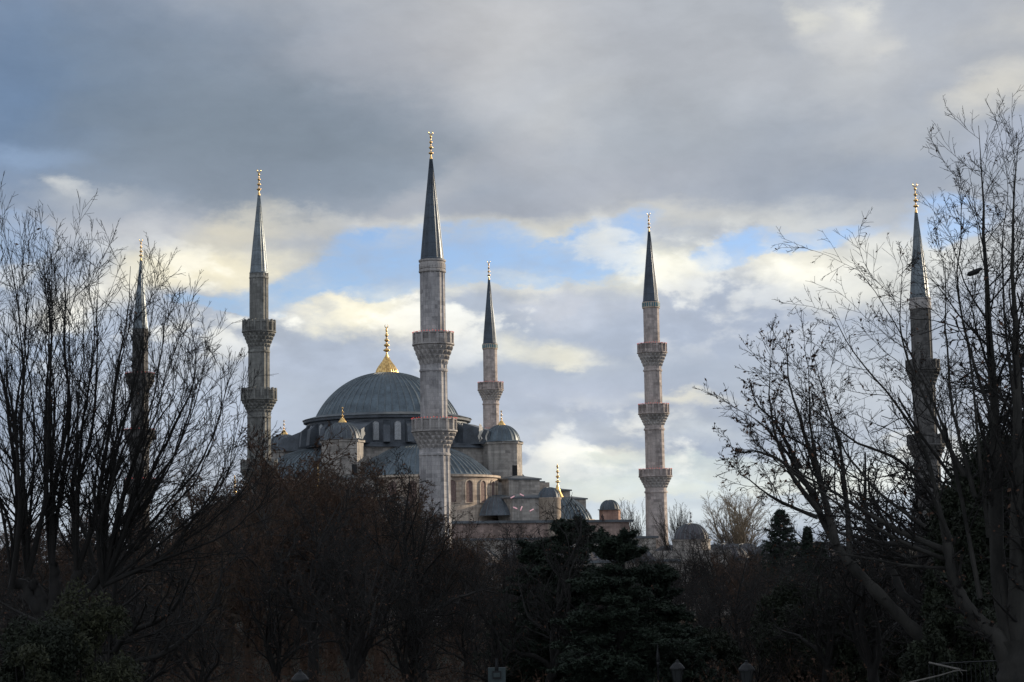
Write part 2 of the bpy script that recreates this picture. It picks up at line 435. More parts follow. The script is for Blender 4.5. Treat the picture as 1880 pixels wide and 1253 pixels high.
def dome_prof(r, h, n=16, z0=0.0, ang=PI/2):
    """shallow dome: circular arc of rise h over radius r"""
    R = (r*r+h*h)/(2*h); a = math.asin(min(1, r/R))
    if h > r: return [(r*math.cos(t), z0+h*math.sin(t)) for t in [PI/2*i/n for i in range(n+1)]]
    return [(max(R*math.sin(a*(1-i/n)), 0.001), z0 + R*math.cos(a*(1-i/n)) - (R-h)) for i in range(n+1)]
def ribmod(amp, prof):
    rmax = prof[0][0]
    return lambda th, i, k: (amp*min(1, prof[i][0]/rmax*3) if k % 4 == 0 else 0.0)
def ribbed(mb, pr, nr, amp, w, a0=0.0, a1=2*PI, M=None):
    """dome skin with nr raised lead seams, w metres wide; the seams use material slot 1"""
    full = abs(a1-a0-2*PI) < 1e-6
    rmax = pr[0][0]; th = []; up = []
    for k in range(nr):
        c = a0+(a1-a0)*k/nr; st = (a1-a0)/nr; hw = w/2/rmax
        for d, u in ((-hw, 0), (-hw*.6, 1), (hw*.6, 1), (hw, 0), (st*.5, -.35)):
            th.append(c+d); up.append(u)
    if not full: th.append(a1); up.append(0)
    N = len(th); vs = []
    for i, (r, z) in enumerate(pr):
        f = min(1, r/rmax*2.5)
        for a, u in zip(th, up):
            q = r + amp*u*f
            vs.append((q*math.cos(a), q*math.sin(a), z + (amp*.8*u*f if i > 0 else 0)))
    fa = []; fb = []
    for i in range(len(pr)-1):
        for k in range(N if full else N-1):
            k2 = (k+1) % N
            (fb if k % 5 in (0, 1, 2) else fa).append((i*N+k, i*N+k2, (i+1)*N+k2, (i+1)*N+k))
    s = len(mb.v); mb.add(vs, fa, 0, True, M); mb.add(vs, fb, 1, False, M)
def finial_prof(h, r, bulbs=4):
    p = [(r*.55, 0), (r*.5, h*.04), (r*.28, h*.10), (r*.20, h*.16)]
    zs = np.linspace(.22, .80, bulbs)
    for i, z in enumerate(zs):
        br = r*(1.0-.17*i); d = .055
        p += [(r*.20, h*(z-d)), (br*.75, h*(z-d*.5)), (br, h*z), (br*.7, h*(z+d*.45)), (r*.17, h*(z+d))]
    p += [(r*.12, h*.87), (.001, h*.90)]
    return p
def crescent(mb, z, r, t, mi=0, tilt=0.0):
    """an open ring standing on the finial"""
    n = 18; vs = []; fs = []
    for k in range(n+1):
        a = math.radians(-235) + math.radians(290)*k/n
        w = t*math.sin(PI*k/n)**.6 + t*.15
        for (dx, dy) in ((-1,0),(0,1),(1,0),(0,-1)):
            rr = r + dx*w
            vs.append((rr*math.cos(a), dy*w*.6, z + r + rr*math.sin(a)))
    for k in range(n):
        for j in range(4): fs.append((k*4+j, k*4+(j+1)%4, (k+1)*4+(j+1)%4, (k+1)*4+j))
    M = Matrix.Rotation(tilt, 4, 'Z')
    mb.add(vs, fs, mi, True, M)
def ball(mb, c, r, mi=0, n=8):
    pr = [(max(r*math.sin(PI*i/6), .0005), -r*math.cos(PI*i/6)) for i in range(7)]
    mb.lathe(pr, n, mi, True, None, M=Matrix.Translation(c))

# ------------------------------------------------------------------ ground
def build_ground():
    m, n, b = new_mat('park_soil')
    tc = n.add('ShaderNodeTexCoord'); O = tc.outputs['Object']
    a = n.noise(O, .06, 8, .65); f = n.noise(O, 2.0, 6, .7)
    c = n.mix(n.maprange(a.outputs[0], .4, .6, 0, 1), (.020,.022,.012,1), (.032,.026,.018,1))
    c = n.mix(1, c, n.maprange(f.outputs[0], .3, .7, .6, 1.4), 'MULTIPLY')
    n.l.new(c, b.inputs['Base Color']); b.inputs['Roughness'].default_value = .95
    bump(n, b, f.outputs[0], .8, .2)
    xs = np.concatenate([np.linspace(-4000, -400, 8), np.linspace(-300, 300, 61), np.linspace(400, 4000, 8)])
    ys = np.concatenate([[-400, -100], np.linspace(0, 600, 61), np.linspace(700, 9000, 10)])
    X, Y = np.meshgrid(xs, ys); Z = .18*np.sin(X*.11+Y*.07)*np.cos(Y*.05) * (np.hypot(X, Y) < 190)
    V = np.stack([X, Y, Z], -1).reshape(-1, 3); nx = len(xs)
    F = [(j*nx+i, j*nx+i+1, (j+1)*nx+i+1, (j+1)*nx+i) for j in range(len(ys)-1) for i in range(nx-1)]
    g = link('ground', np_mesh('ground', V, F, m, smooth=True)); mark(g, kind='structure')
build_ground()

# ------------------------------------------------------------------ the mosque
MC = Vector((-21, 306, 0)); MR = math.radians(26.1)
def build_mosque():
    root = thing('mosque', MC, 'great grey stone mosque with cascading lead domes rising behind the park trees', 'mosque', rz=MR)
    T = Matrix.Translation
    # --- body
    mb = MB()
    mb.box(-29.5, 29.5, -29.5, 29.5, 0, 12.6)
    mb.build('hall_wall', ROSY, root)
    mb = MB()
    mb.box(-30, 30, -30, 30, 12.6, 13.0)
    mb.box(-31, 31, -36.2, -30.003, 9.9, 10.25)
    mb.build('hall_roof', LEAD_ROOF, root)
    mb = MB(); mb.box(-30.6, 30.6, -36, -29.503, 0, 9.9); mb.build('portico_wall', STONE, root)
    mb = MB(); mb.box(-20, 20, -20, 20, 13.0, 19.4); mb.build('upper_wall', STONE, root)
    # --- cubic base under the drum
    mb = MB(); mb.box(-13.2, 13.2, -13.2, 13.2, 19.4, 25.4); mb.build('dome_base', STONE, root)
    mb = MB(); mb.hip(-13.9, 13.9, -13.9, 13.9, 25.4, 26.2, 1.0); mb.build('base_roof', LEAD_DARK, root)
    # --- drum
    mb = MB()
    mb.lathe([(13.6, 26.1), (13.6, 30.1), (14.2, 30.25), (14.25, 30.6)], 72, smooth=False)
    n0 = set(root.children)
    drum = mb.build('drum', LEAD_DARK, root)
    NW = 24
    for k in range(NW):
        a = 2*PI*(k+.5)/NW
        # buttress with sloping head between windows
        M = Matrix.Rotation(a, 4, 'Z')
        bb = MB()
        bb.add([(13.5,-.55,26.2),(15.2,-.55,26.2),(15.2,.55,26.2),(13.5,.55,26.2),(13.5,-.55,29.9),(14.9,-.55,28.8),(14.9,.55,28.8),(13.5,.55,29.9)],
               [(3,2,1,0),(4,5,6,7),(0,1,5,4),(1,2,6,5),(2,3,7,6),(3,0,4,7)], 0, False, M)
        bb.build('buttress', LEAD_DARK, root)
    for k in range(NW):
        a = 2*PI*k/NW
        M = Matrix.Rotation(a, 4, 'Z')
        lattice_window(root, M, 13.62, 26.6, .52, 3.1, WINDOW, GLASS)
    # --- rim and dome
    mb = MB()
    def rimmod(th, i, k): return .10*(1 if (k//2) % 2 else 0)
    mb.lathe([(14.2, 30.60), (14.35, 30.75), (12.6, 31.25), (12.35, 31.3)], 144, smooth=False, mod=rimmod)
    mb.build('dome_rim', LEAD_ROOF, root)
    pr = dome_prof(12.15, 7.8, 26, 31.2)
    mb = MB(); ribbed(mb, pr, 60, .10, .20)
    dome = mb.build('main_dome', [LEAD, SEAM], root)
    # gilded fluted foot and tall finial
    mb = MB()
    pf = [(1.85, 38.65), (1.88, 38.9), (1.74, 39.4), (1.42, 40.0), (.98, 40.6), (.65, 41.1), (.42, 41.6)]
    mb.lathe(pf, 192, mod=lambda th, i, k: .20*(abs(math.cos(th*12))-.5)*pf[i][0]/1.9 )
    ff = mb.build('finial_foot', GOLD, root)
    mb = MB()
    mb.lathe([(r, z+41.5) for r, z in finial_prof(6.0, .62, 5)], 20)
    crescent(mb, 46.7, .30, .07)
    mb.build('finial', GOLD, root)
    for o in root.children:
        if o not in n0: o.location = (-.45, .22, 0)
    # --- four great semi-domes
    for (cx, cy, a) in ((0,-12.4,-PI/2), (12.4,0,0), (0,12.4,PI/2), (-12.4,0,PI)):
        M = T((cx, cy, 0)) @ Matrix.Rotation(a, 4, 'Z')
        mb = MB(); mb.lathe([(12.9, 13.0), (12.9, 19.95), (13.3, 20.1), (13.3, 20.45)], 48, smooth=False, a0=-PI/2, a1=PI/2, M=M)
        sd = mb.build('semi_dome_drum', PALE, root)
        pr = dome_prof(12.0, 5.4, 14, 20.5)
        mb = MB(); ribbed(mb, pr, 34, .13, .26, a0=-PI/2, a1=PI/2, M=M)
        mb.lathe([(13.32, 20.46), (11.9, 20.62)], 48, smooth=False, a0=-PI/2, a1=PI/2, M=M)
        mb.build('semi_dome', [LEAD, SEAM], root)
        for k in range(13):
            aa = math.radians(-84+14*k)
            lattice_window(root, M @ Matrix.Rotation(aa, 4, 'Z'), 12.92, 16.0, .68, 3.5, PALE, plain_pink, arch=True)
        # lower exedrae
        for s in (-1, 1):
            M2 = M @ T((9.0, s*9.6, 0)) @ Matrix.Rotation(s*math.radians(38), 4, 'Z')
            pr = dome_prof(6.0, 3.4, 9, 13.9)
            mb = MB(); ribbed(mb, pr, 18, .07, .16, a0=-PI/2, a1=PI/2, M=M2)
            mb.build('exedra_dome', [LEAD_DARK, LEAD], root)
    # --- stone arches carrying the dome: stepped lead-covered masses between drum and turrets
    for sx in (-1, 1):
        for sy in (-1, 1):
            mb = MB()
            x0, x1, y0, y1 = 8.2, 12.6, 8.2, 12.6
            vs = [(8.0,12.2,26),(12.2,8.0,26),(15.6,11.4,26),(11.4,15.6,26),(8.0,12.2,29.6),(12.2,8.0,29.6),(15.6,11.4,28.0),(11.4,15.6,28.0)]
            vs = [(sx*x, sy*y, z) for x, y, z in vs]
            mb.add(vs, [(3,2,1,0),(4,5,6,7),(0,1,5,4),(1,2,6,5),(2,3,7,6),(3,0,4,7)])
            mb.build('weight_block', LEAD_DARK, root)
            # octagonal turret with ribbed dome
            M = T((sx*14.1, sy*14.4, -.6))
            mb = MB(); mb.lathe([(3.35, 13), (3.35, 26.4), (3.6, 26.5), (3.6, 26.85)], 8, smooth=False, phase=PI/8, M=M)
            mb.build('turret_wall', STONE, root)
            pr = dome_prof(3.05, 2.75, 12, 27.05)
            mb = MB(); mb.lathe([(3.62, 26.86), (3.1, 27.08)], 32, M=M)
            ribbed(mb, pr, 22, .07, .16, M=M)
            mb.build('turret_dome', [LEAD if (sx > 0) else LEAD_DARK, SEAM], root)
            mb = MB()
            mb.lathe([(.75, 29.5), (.7, 29.75), (.35, 30.2), (.2, 30.5)], 24, M=M, mod=lambda th, i, k: .04*abs(math.cos(th*8)))
            mb.lathe([(r, z+30.3) for r, z in finial_prof(2.2, .26, 3)], 12, M=M)
            mb.build('turret_finial', GOLD, root)
            if sy < 0:
                mb = MB(); f = Matrix.Rotation(-PI/2, 4, 'Z')
                mb.box(3.11, 3.14, .35, 1.25, 20.6, 22.9, M=M @ f)
                mb.build('turret_opening', IRON, root)
            # stepped masses going down and outward from the turret
            for (a, b, c, d, z, zr) in ((11.3,16.9,16.2,22.6,19.7,20.5), (14.2,21.6,9.5,14.6,19.6,20.0), (21.4,25.6,10.6,16.6,18.1,18.75), (9.2,16.4,22.7,28,16.5,17.3), (24.2,27.4,14.6,18.8,16.6,17.2)):
                xa, xb = sorted((sx*a, sx*b)); ya, yb = sorted((sy*c, sy*d))
                mb = MB(); mb.box(xa, xb, ya, yb, 12.98, z); mb.build('buttress_tower', STONE, root)
                mb = MB(); mb.box(xa-.25, xb+.25, ya-.25, yb+.25, z+.002, z+.22); mb.hip(xa-.2, xb+.2, ya-.2, yb+.2, z+.222, zr, 2.6)
                mb.build('buttress_roof', LEAD_ROOF, root)
            # corner dome
            M = T((sx*20.8, sy*21.4, -1.1))
            mb = MB(); mb.lathe([(5.75, 13), (5.75, 14.0), (6.0, 14.1), (6.0, 14.3)], 8, smooth=False, phase=PI/8, M=M); mb.build('corner_drum', PALE, root)
            pr = dome_prof(5.45, 3.75, 14, 14.3)
            mb = MB(); ribbed(mb, pr, 34, .13, .26, M=M); mb.build('corner_dome', [LEAD, SEAM], root)
            mb = MB()
            mb.lathe([(.98, 17.9), (.86, 18.2), (.52, 18.8), (.33, 19.4), (.22, 20.0)], 32, M=M)
            mb.lathe([(r, z+19.6) for r, z in finial_prof(4.3, .40, 4)], 14, M=M)
            mb.build('corner_finial', GOLD, root)
            # round stair turret in front
            if sy < 0:
                M = T((sx*15.8, -28.0, -.2))
                mb = MB(); mb.lathe([(1.85, 0), (1.85, 16.5), (2.0, 16.6), (2.0, 16.8)], 20, M=M); mb.build('stair_turret', PALE, root)
                pr = dome_prof(1.72, 1.68, 8, 16.8); mb = MB(); ribbed(mb, pr, 14, .07, .16, M=M); mb.build('stair_turret_dome', [LEAD_DARK, LEAD], root)
                # small octagonal lantern on the hall roof corner
                M = T((sx*27.0, -27.6, 0))
                mb = MB(); mb.lathe([(1.75, 13.0), (1.75, 14.6)], 8, smooth=False, phase=PI/8, M=M); mb.build('roof_lantern_wall', RED_LIT, root)
                pr = dome_prof(1.55, 1.5, 8, 14.75)
                mb = MB(); mb.lathe([(1.95, 14.6), (1.95, 14.72), (1.5, 14.76)], 24, M=M); ribbed(mb, pr, 12, .07, .16, M=M)
                mb.build('roof_lantern_dome', [LEAD_DARK, LEAD], root)
    # hall front windows
    for k in range(9):
        for (z, h) in ((2.0, 3.0), (7.0, 2.4)):
            pass
    # --- courtyard walls with a rank of little domes
    cw = MB()
    cw.box(-31.5, -30.0, -97, -36.25, 0, 6.6); cw.box(30.0, 31.5, -97, -36.25, 0, 6.6); cw.box(-29.997, 29.997, -97, -95.5, 0, 6.6)
    cw.build('courtyard_wall', STONE, root)
    cr = MB()
    cr.box(-31.8, -24.2, -97.3, -36.3, 6.61, 6.9); cr.box(24.2, 31.8, -97.3, -36.3, 6.61, 6.9); cr.box(-24.197, 24.197, -97.3, -90, 6.61, 6.9)
    cr.build('courtyard_roof', LEAD_ROOF, root)
    pts = [(-27.6+6.9*k, -93.3) for k in range(9) if k != 4] + [(s*27.6, -86.4+6.9*k) for k in range(7) for s in (-1, 1)]
    for (x, y) in pts:
        M = T((x, y, 0)); pr = dome_prof(2.75, 1.6, 8, 7.15)
        mb = MB(); mb.lathe([(3.0, 6.9), (3.0, 7.15), (2.75, 7.17)], 24, M=M); ribbed(mb, pr, 16, .07, .16, M=M)
        mb.build('portico_dome', [LEAD_OLD, LEAD_ROOF], root)
    # --- monumental courtyard gate with its small high dome
    gx, gy = 1.4, -94
    mb = MB(); mb.box(gx-3.6, gx+3.6, gy-3.4, gy+3.4, 0, 7.9, M=None); mb.lathe([(2.3, 7.9), (2.3, 9.0), (2.45, 9.05), (2.45, 9.25)], 12, smooth=False, M=T((gx, gy, 0)))
    mb.build('gate_wall', STONE, root)
    pr = dome_prof(2.1, 1.95, 10, 9.25)
    mb = MB(); mb.lathe([(2.5, 9.25), (2.1, 9.27)], 32, M=T((gx, gy, 0))); ribbed(mb, pr, 20, .07, .16, M=T((gx, gy, 0)))
    mb.lathe([(r, z+11.1) for r, z in finial_prof(1.7, .2, 3)], 10, M=T((gx, gy, 0)))
    mb.build('gate_dome', [LEAD_OLD, LEAD_ROOF], root)
    # pink tube lamps that wash the buttresses
    mb = MB()
    return root

plain_pink = plain('pinkish_window_infill', (.20,.14,.125), .9, var=.35, scale=3)  # dull pinkish brown fill behind the arched frames

def lattice_window(root, M, r, z0, hw, h, frame_m, pane_m, arch=True):
    """arched opening, pane set in, on a wall at local +x distance r"""
    n = 8; top = z0+h-hw
    out = [(-hw, z0), (hw, z0)] + [(hw*math.cos(PI*i/n), top+hw*math.sin(PI*i/n)) for i in range(n+1)]
    o2 = [(y*1.28, z0-.12 if i < 2 else top+(z-top)*1.28) for i, (y, z) in enumerate(out)]
    N = len(out)
    fr = MB()
    vs = [(r+.16, y, z) for y, z in out] + [(r+.16, y, z) for y, z in o2] + [(r-.02, y, z) for y, z in out] + [(r-.02, y, z) for y, z in o2]
    fs = []
    for i in range(N):
        j = (i+1) % N
        fs += [(i, j, N+j, N+i), (N+i, N+j, 3*N+j, 3*N+i), (j, i, 2*N+i, 2*N+j)]
    fr.add(vs, fs, 0, False, M)
    fr_o = fr.build('window_frame', LEAD_DARK if frame_m is WINDOW else frame_m, root)
    pn = MB()
    pn.add([(r+.03, y, z) for y, z in out], [tuple(range(N))], 0, False, M)
    if frame_m is WINDOW:   # pierced stone lattice: crossing bars over dark glass
        nb = 5
        for i in range(nb):
            yy = -hw+2*hw*(i+.5)/nb
            zt = top + math.sqrt(max(hw*hw-yy*yy, 0))
            pn.box(r+.034, r+.09, yy-.055, yy+.055, z0, zt, 1, M)
        nz = int(h/.21)
        for i in range(nz):
            zz = z0+.12+i*.21
            w = hw if zz < top else math.sqrt(max(hw*hw-(zz-top)**2, 0))
            if w > .08: pn.box(r+.034, r+.086, -w, w, zz-.045, zz+.045, 1, M)
        pn.build('window_pane', [GLASS, WINDOW], fr_o)
    else:
        pn.build('window_pane', pane_m, fr_o)
    return fr_o
mosque = build_mosque()

# ------------------------------------------------------------------ minarets
def minaret(px, d, ys, ws, mat, label, cap_mat, xref=None, lights=False, band=None, nside=12):
    """px: image column of the shaft at its middle; ys: photo rows tip, apex, cap base, then rim/parapet bottom/corbel bottom of each balcony; ws: widths in px"""
    ym = xref or ys[2]
    base = at(px, ym, d); x0 = base.x; y0 = base.y
    Z = lambda py: at(px, py, d).z
    s = d/FPX/math.cos(PITCH)*.995          # metres per pixel
    rad = lambda w: w*s/2
    root = thing('minaret', (x0, y0, 0), label, 'minaret', 'minarets of the mosque', rz=MR)
    tip, apex, capb = ys[:3]; bal = ys[3:]
    shaft_w = ws['shaft']; bal_w = ws['bal']
    ph = PI/nside
    def fluted(mb, r0, r1, z0, z1, flute=True):
        f = 4
        def mod(th, i, k):
            return (.0 if k % f else (r0*.045 if flute else 0)) - (0 if k % f == 0 else r0*(1-math.cos(PI/nside))/math.cos(PI/nside)*0)
        # polygon with raised ribs on its edges
        vs = []; n = nside*4
        prof = [(r0, z0), (r1, z1)]
        for (r, z) in prof:
            for k in range(n):
                th = 2*PI*k/n + ph; j = k % 4
                # distance to polygon side
                a = ((k % 4)/4)*(2*PI/nside) - PI/nside
                rr = r*math.cos(PI/nside)/math.cos(a)
                if j == 0: rr = r*(1.035 if flute else 1.0)
                if flute and j in (1, 3): rr = r*.972
                if flute and j == 2: rr = r*.962
                vs.append((rr*math.cos(th), rr*math.sin(th), z))
        fs = [(k, (k+1) % n, n+(k+1) % n, n+k) for k in range(n)]
        mb.add(vs, fs, 0, False)
    # shaft pieces from the top down
    sh = MB()
    ztop = Z(capb)
    tops = [ztop] + [Z(b[2]) for b in bal]
    bots = [Z(b[0])-.6 for b in bal] + [0.0]
    for i, (zt, zb) in enumerate(zip(tops, bots)):
        w = shaft_w[min(i, len(shaft_w)-1)]
        if i == len(tops)-1: fluted(sh, rad(w)*1.12, rad(w), zb, zt, mat is not SHAFT_C)
        else: fluted(sh, rad(w), rad(w)*.995, zb, zt, mat is not SHAFT_C)
        # thin collar under cap / balcony
        sh.lathe([(rad(w)*1.0, zt-.9), (rad(w)*1.06, zt-.8), (rad(w)*1.06, zt-.6), (rad(w)*1.0, zt-.5)], nside*2, 0, False)
    sh.build('shaft', mat, root)
    r = rad(shaft_w[0])
    if band == 'tile':
        tb = MB(); hh = 1.0
        tb.lathe([(r*1.03, ztop-hh-.1), (r*1.08, ztop-hh), (r*1.08, ztop-.05)], nside*2, 0, False)
        for k in range(nside*2):
            M = Matrix.Rotation(2*PI*(k+.5)/(nside*2), 4, 'Z')
            tb.box(r*1.06, r*1.075+.03, -r*.075, r*.075, ztop-hh+.15, ztop-.2, 1, M)
        tb.build('tile_band', [PALE, TILE], root)
    elif band == 'carved':
        cbm = MB(); hh = 1.35
        cbm.lathe([(r*1.0, ztop-hh-.2), (r*1.10, ztop-hh-.1), (r*1.10, ztop-hh+.12), (r*1.03, ztop-hh+.2), (r*1.03, ztop-.3), (r*1.10, ztop-.2), (r*1.10, ztop-.02)], nside*2, 0, False)
        for k in range(nside*2):
            M = Matrix.Rotation(2*PI*(k+.5)/(nside*2), 4, 'Z') @ Matrix.Translation((r*1.035, 0, ztop-.8))
            cbm.box(-.05, .06, -r*.09, r*.09, -.28, .3, 0, M)
        cbm.build('carved_band', CARVED, root)
    # cap
    cp = MB(); zc = ztop; za = Z(apex)
    rc = rad(ws['cap'])
    prof = [(rc*1.10, zc-.08), (rc*1.10, zc+.06), (rc*1.0, zc+.14)] + [(rc*(1-t)*(1+.03*math.sin(PI*t))+.14*t, zc+.14+(za-zc-.14)*t) for t in np.linspace(.06, 1, 12)]
    cp.lathe(prof, nside*4, smooth=False, mod=lambda th, i, k: (.045 if k % 4 == 0 and i > 1 else 0.0))
    cp.lathe([(.001, zc-.085), (rc*1.10, zc-.08)], nside*2, 0, False)
    cp.build('cap', cap_mat, root)
    fn = MB()
    H = (Z(tip)-za)*1.07
    fn.lathe([(q, z+za-.05) for q, z in finial_prof(H*.93, H*.085, 4)], 14)
    crescent(fn, za+H*.80, H*.065, H*.014, tilt=-MR)
    fn.build('finial', GOLD, root)
    # balconies
    for i, (yr, yp, yc) in enumerate(bal):
        zr, zp, zc2 = Z(yr), Z(yp), Z(yc)
        rb = rad(bal_w[min(i, len(bal_w)-1)]); rs = rad(shaft_w[min(i+1, len(shaft_w)-1)])
        ns = 16
        b = MB()
        # floor slab and parapet wall with recessed pierced panels
        b.lathe([(rs*.9, zp-.02), (rb*.97, zp), (rb*1.03, zp+.08), (rb*1.03, zp+.22), (rb*.96, zp+.26), (rb*.93, zp+.27), (rb*.93, zr-.18), (rb*.98, zr-.14), (rb*.98, zr), (rb*.88, zr), (rb*.88, zp+.2), (rs*.9, zp+.2)], ns, 0, False, phase=PI/ns)
        for k in range(ns):
            a = 2*PI*k/ns + PI/ns
            M = Matrix.Rotation(a, 4, 'Z')
            b.box(rb*.90, rb*1.0, -.13, .13, zp+.24, zr+(.30 if mat is SHAFT_B else .06), 0, M)
            M = Matrix.Rotation(2*PI*k/ns, 4, 'Z')
            rr = rb*.93*math.cos(PI/ns)
            for j in range(-2, 3):
                yy = j*rb*.068
                b.box(rr-.01, rr+.05, yy-.035, yy+.035, zp+.3, zr-.2, 0, M)
            if mat is SHAFT_B:
                for j in (-1, 0, 1): b.box(rr-.06, rr+.02, j*rb*.12-.09, j*rb*.12+.09, zr-.002, zr+.22, 0, M)
        bo = b.build('balcony', CARVED if mat is SHAFT_A else mat, root)
        # stalactite corbelling: scalloped tiers
        c = MB(); nt = 4; hh = zp - zc2
        for t in range(nt):
            z1 = zp - .02 - hh*t/nt; z0 = zp - .02 - hh*(t+1)/nt
            ra = rs + (rb*.95-rs)*(1-t/nt)**1.15; rb2 = rs + (rb*.95-rs)*(1-(t+1)/nt)**1.15
            nn = 20; off = (t % 2)*PI/nn
            def mod(th, i2, k, off=off, am=(ra-rb2)): return -[.02, .25, 1.1, 1.5, 1.1][i2]*am*(abs(math.sin((th+off)*nn/2))**1.0)*.9
            rm = ra
            c.lathe([(rm, z1), (rm, z1-hh/nt*.22), (rm-.0, z1-hh/nt*.5), (rb2+(ra-rb2)*.55, z0+hh/nt*.12), (rb2+(ra-rb2)*.1, z0-.03)], nn*4, 0, False, mod=mod)
            c.lathe([(rs*.95, z1-.01), (ra, z1)], nn, 0, False)
        c.build('corbelling', mat if mat in (SHAFT_B, SHAFT_D) else CARVED, bo)
        if lights and i < 3:
            l = MB()
            for k in range(44):
                a = 2*PI*k/44
                zz = zr+.12-.10*abs(math.sin(a*8))
                ball(l, (rb*.99*math.cos(a), rb*.99*math.sin(a), zz), .055, 0, 6)
            l.build('light_string', REDLAMP, bo)
    return root

minaret(795, 205.0, [240, 292, 478, (612, 636, 670), (770, 795, 824)], dict(shaft=[46, 49.5, 55], bal=[77, 84], cap=42), SHAFT_A,
        'largest pale minaret standing in front of the main dome, dark cap, red light strings', LEAD_CAP, 600, True, 'carved', 16)
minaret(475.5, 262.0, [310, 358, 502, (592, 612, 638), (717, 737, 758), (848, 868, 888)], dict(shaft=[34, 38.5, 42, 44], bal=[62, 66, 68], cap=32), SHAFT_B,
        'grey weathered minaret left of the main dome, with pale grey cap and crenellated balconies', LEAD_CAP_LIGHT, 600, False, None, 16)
minaret(899, 349.0, [478, 513, 632, (703, 718, 736), (788, 803, 822)], dict(shaft=[26.5, 30, 32], bal=[48, 50], cap=25), SHAFT_C,
        'slender sunlit minaret just right of the main dome, rising behind the right turret', LEAD_CAP, 600, True, 'tile', 12)
minaret(1197.5, 291.0, [390, 425, 555, (632, 650, 673), (743, 762, 781), (862, 877, 896)], dict(shaft=[30.5, 33.5, 36.5, 40], bal=[55, 57, 61], cap=28.5), SHAFT_C,
        'rosy minaret standing alone against open sky right of the mosque', LEAD_CAP, 650, True, 'tile', 12)
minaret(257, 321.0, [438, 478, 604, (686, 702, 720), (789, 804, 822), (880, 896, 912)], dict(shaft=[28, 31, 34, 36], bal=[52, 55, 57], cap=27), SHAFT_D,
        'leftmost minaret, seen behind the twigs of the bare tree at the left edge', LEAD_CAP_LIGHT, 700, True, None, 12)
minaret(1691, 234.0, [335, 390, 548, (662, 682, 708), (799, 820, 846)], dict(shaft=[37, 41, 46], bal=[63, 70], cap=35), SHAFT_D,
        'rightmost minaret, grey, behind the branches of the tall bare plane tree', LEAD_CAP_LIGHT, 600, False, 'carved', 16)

# ------------------------------------------------------------------ small things on the roof
def loc_m(x, y, z): return MC + Matrix.Rotation(MR, 3, 'Z') @ Vector((x, y, z))
def build_roof_bits():
    # ragged white strips on the dark block beside the drum
    sh = MB()
    random.seed(3)
    M = Matrix.Identity(4)
    p = loc_m(9.6, -15.6, 26.2)
    def strip(x0, w, h, z):
        n = 9; vs = []
        for i in range(n+1):
            t = i/n; ww = w*(.35+.65*math.sin(PI*min(1, t*1.1))**.6)*(.8+.4*random.random())
            cx = x0 + .18*math.sin(t*5+x0)
            yy = .08*math.sin(t*9+x0*3)
            for s_ in (-1, 1): vs.append((cx+s_*ww/2, yy+.1*s_, z+h*(1-t)))
        m2 = len(vs); vs += [(a, b+.02, c) for a, b, c in vs]
        fs = [(2*i, 2*i+1, 2*i+3, 2*i+2) for i in range(n)] + [(m2+2*i+2, m2+2*i+3, m2+2*i+1, m2+2*i) for i in range(n)]
        sh.add(vs, fs)
    strip(0, .8, 2.6, .4); strip(1.25, .4, 2.0, .0); strip(.1, .35, 1.0, 0.0)
    o = sh.build('white_strips', STRIP_WHITE, None, p, MR)
    mark(o, 'torn white sheet hanging on the dark lead block between main dome and right turret', 'sheet')
    # pink tube lamps
    k = 0
    for (px, py, d, ang, txt) in ((941, 913, 278.5, 28, 'pink tube lamp on the grey buttress, upper left of the five'),
                             (958, 909, 278.5, -28, 'pink tube lamp on the grey buttress, upper right of the five'),
                             (946, 933, 276.5, -25, 'pink tube lamp low on the buttress wall, lower left of the five'),
                             (957, 934, 276.5, 70, 'pink tube lamp low on the buttress wall, in the middle of the lower three'),
                             (976, 937, 276.5, 28, 'pink tube lamp low on the buttress wall, lower right of the five')):
        mb = MB()
        mb.lathe([(.001, -.36), (.09, -.33), (.09, .33), (.001, .36)], 10)
        mb2 = MB(); mb2.box(-.12, .12, .095, .2, -.38, .38)
        t = thing('floodlight', at(px, py, d), txt, 'floodlight', 'pink tube lamps on the mosque buttresses')
        t.rotation_euler = (0, math.radians(90-ang), 0)
        a = mb.build('lamp_tube', PINKLAMP, t); b = mb2.build('housing', IRON, t)
    # seated person at the roof edge (skin-modifier body)
    P = [(0,0,.12),(0,0,.35),(0,0,.58),(0,-.02,.70),(0,-.03,.84),(.12,-.25,.12),(.12,-.30,-.28),(-.12,-.25,.12),(-.12,-.30,-.28),(.2,0,.55),(.24,-.08,.3),(.12,-.24,.18),(-.2,0,.55),(-.24,-.08,.3),(-.12,-.24,.18),(.12,-.42,-.32),(-.12,-.42,-.32)]
    E = [(0,1),(1,2),(2,3),(3,4),(0,5),(5,6),(0,7),(7,8),(2,9),(9,10),(10,11),(2,12),(12,13),(13,14),(6,15),(8,16)]
    R = [.17,.17,.16,.06,.11,.09,.055,.09,.055,.06,.045,.035,.06,.045,.035,.04,.04]
    me = bpy.data.meshes.new('person'); me.from_pydata(P, E, []); me.materials.append(SKIN)
    o = link('person', me, None, loc_m(24.4, -29.82, 13.05), MR)
    sk = o.modifiers.new('skin', 'SKIN'); o.modifiers.new('sub', 'SUBSURF').levels = 1
    for v, r in zip(me.skin_vertices[0].data, R): v.radius = (r, r)
    me.skin_vertices[0].data[0].use_root = True
    mark(o, 'person in dark clothes sitting at the roof edge beside the small domed lantern', 'person')
build_roof_bits()
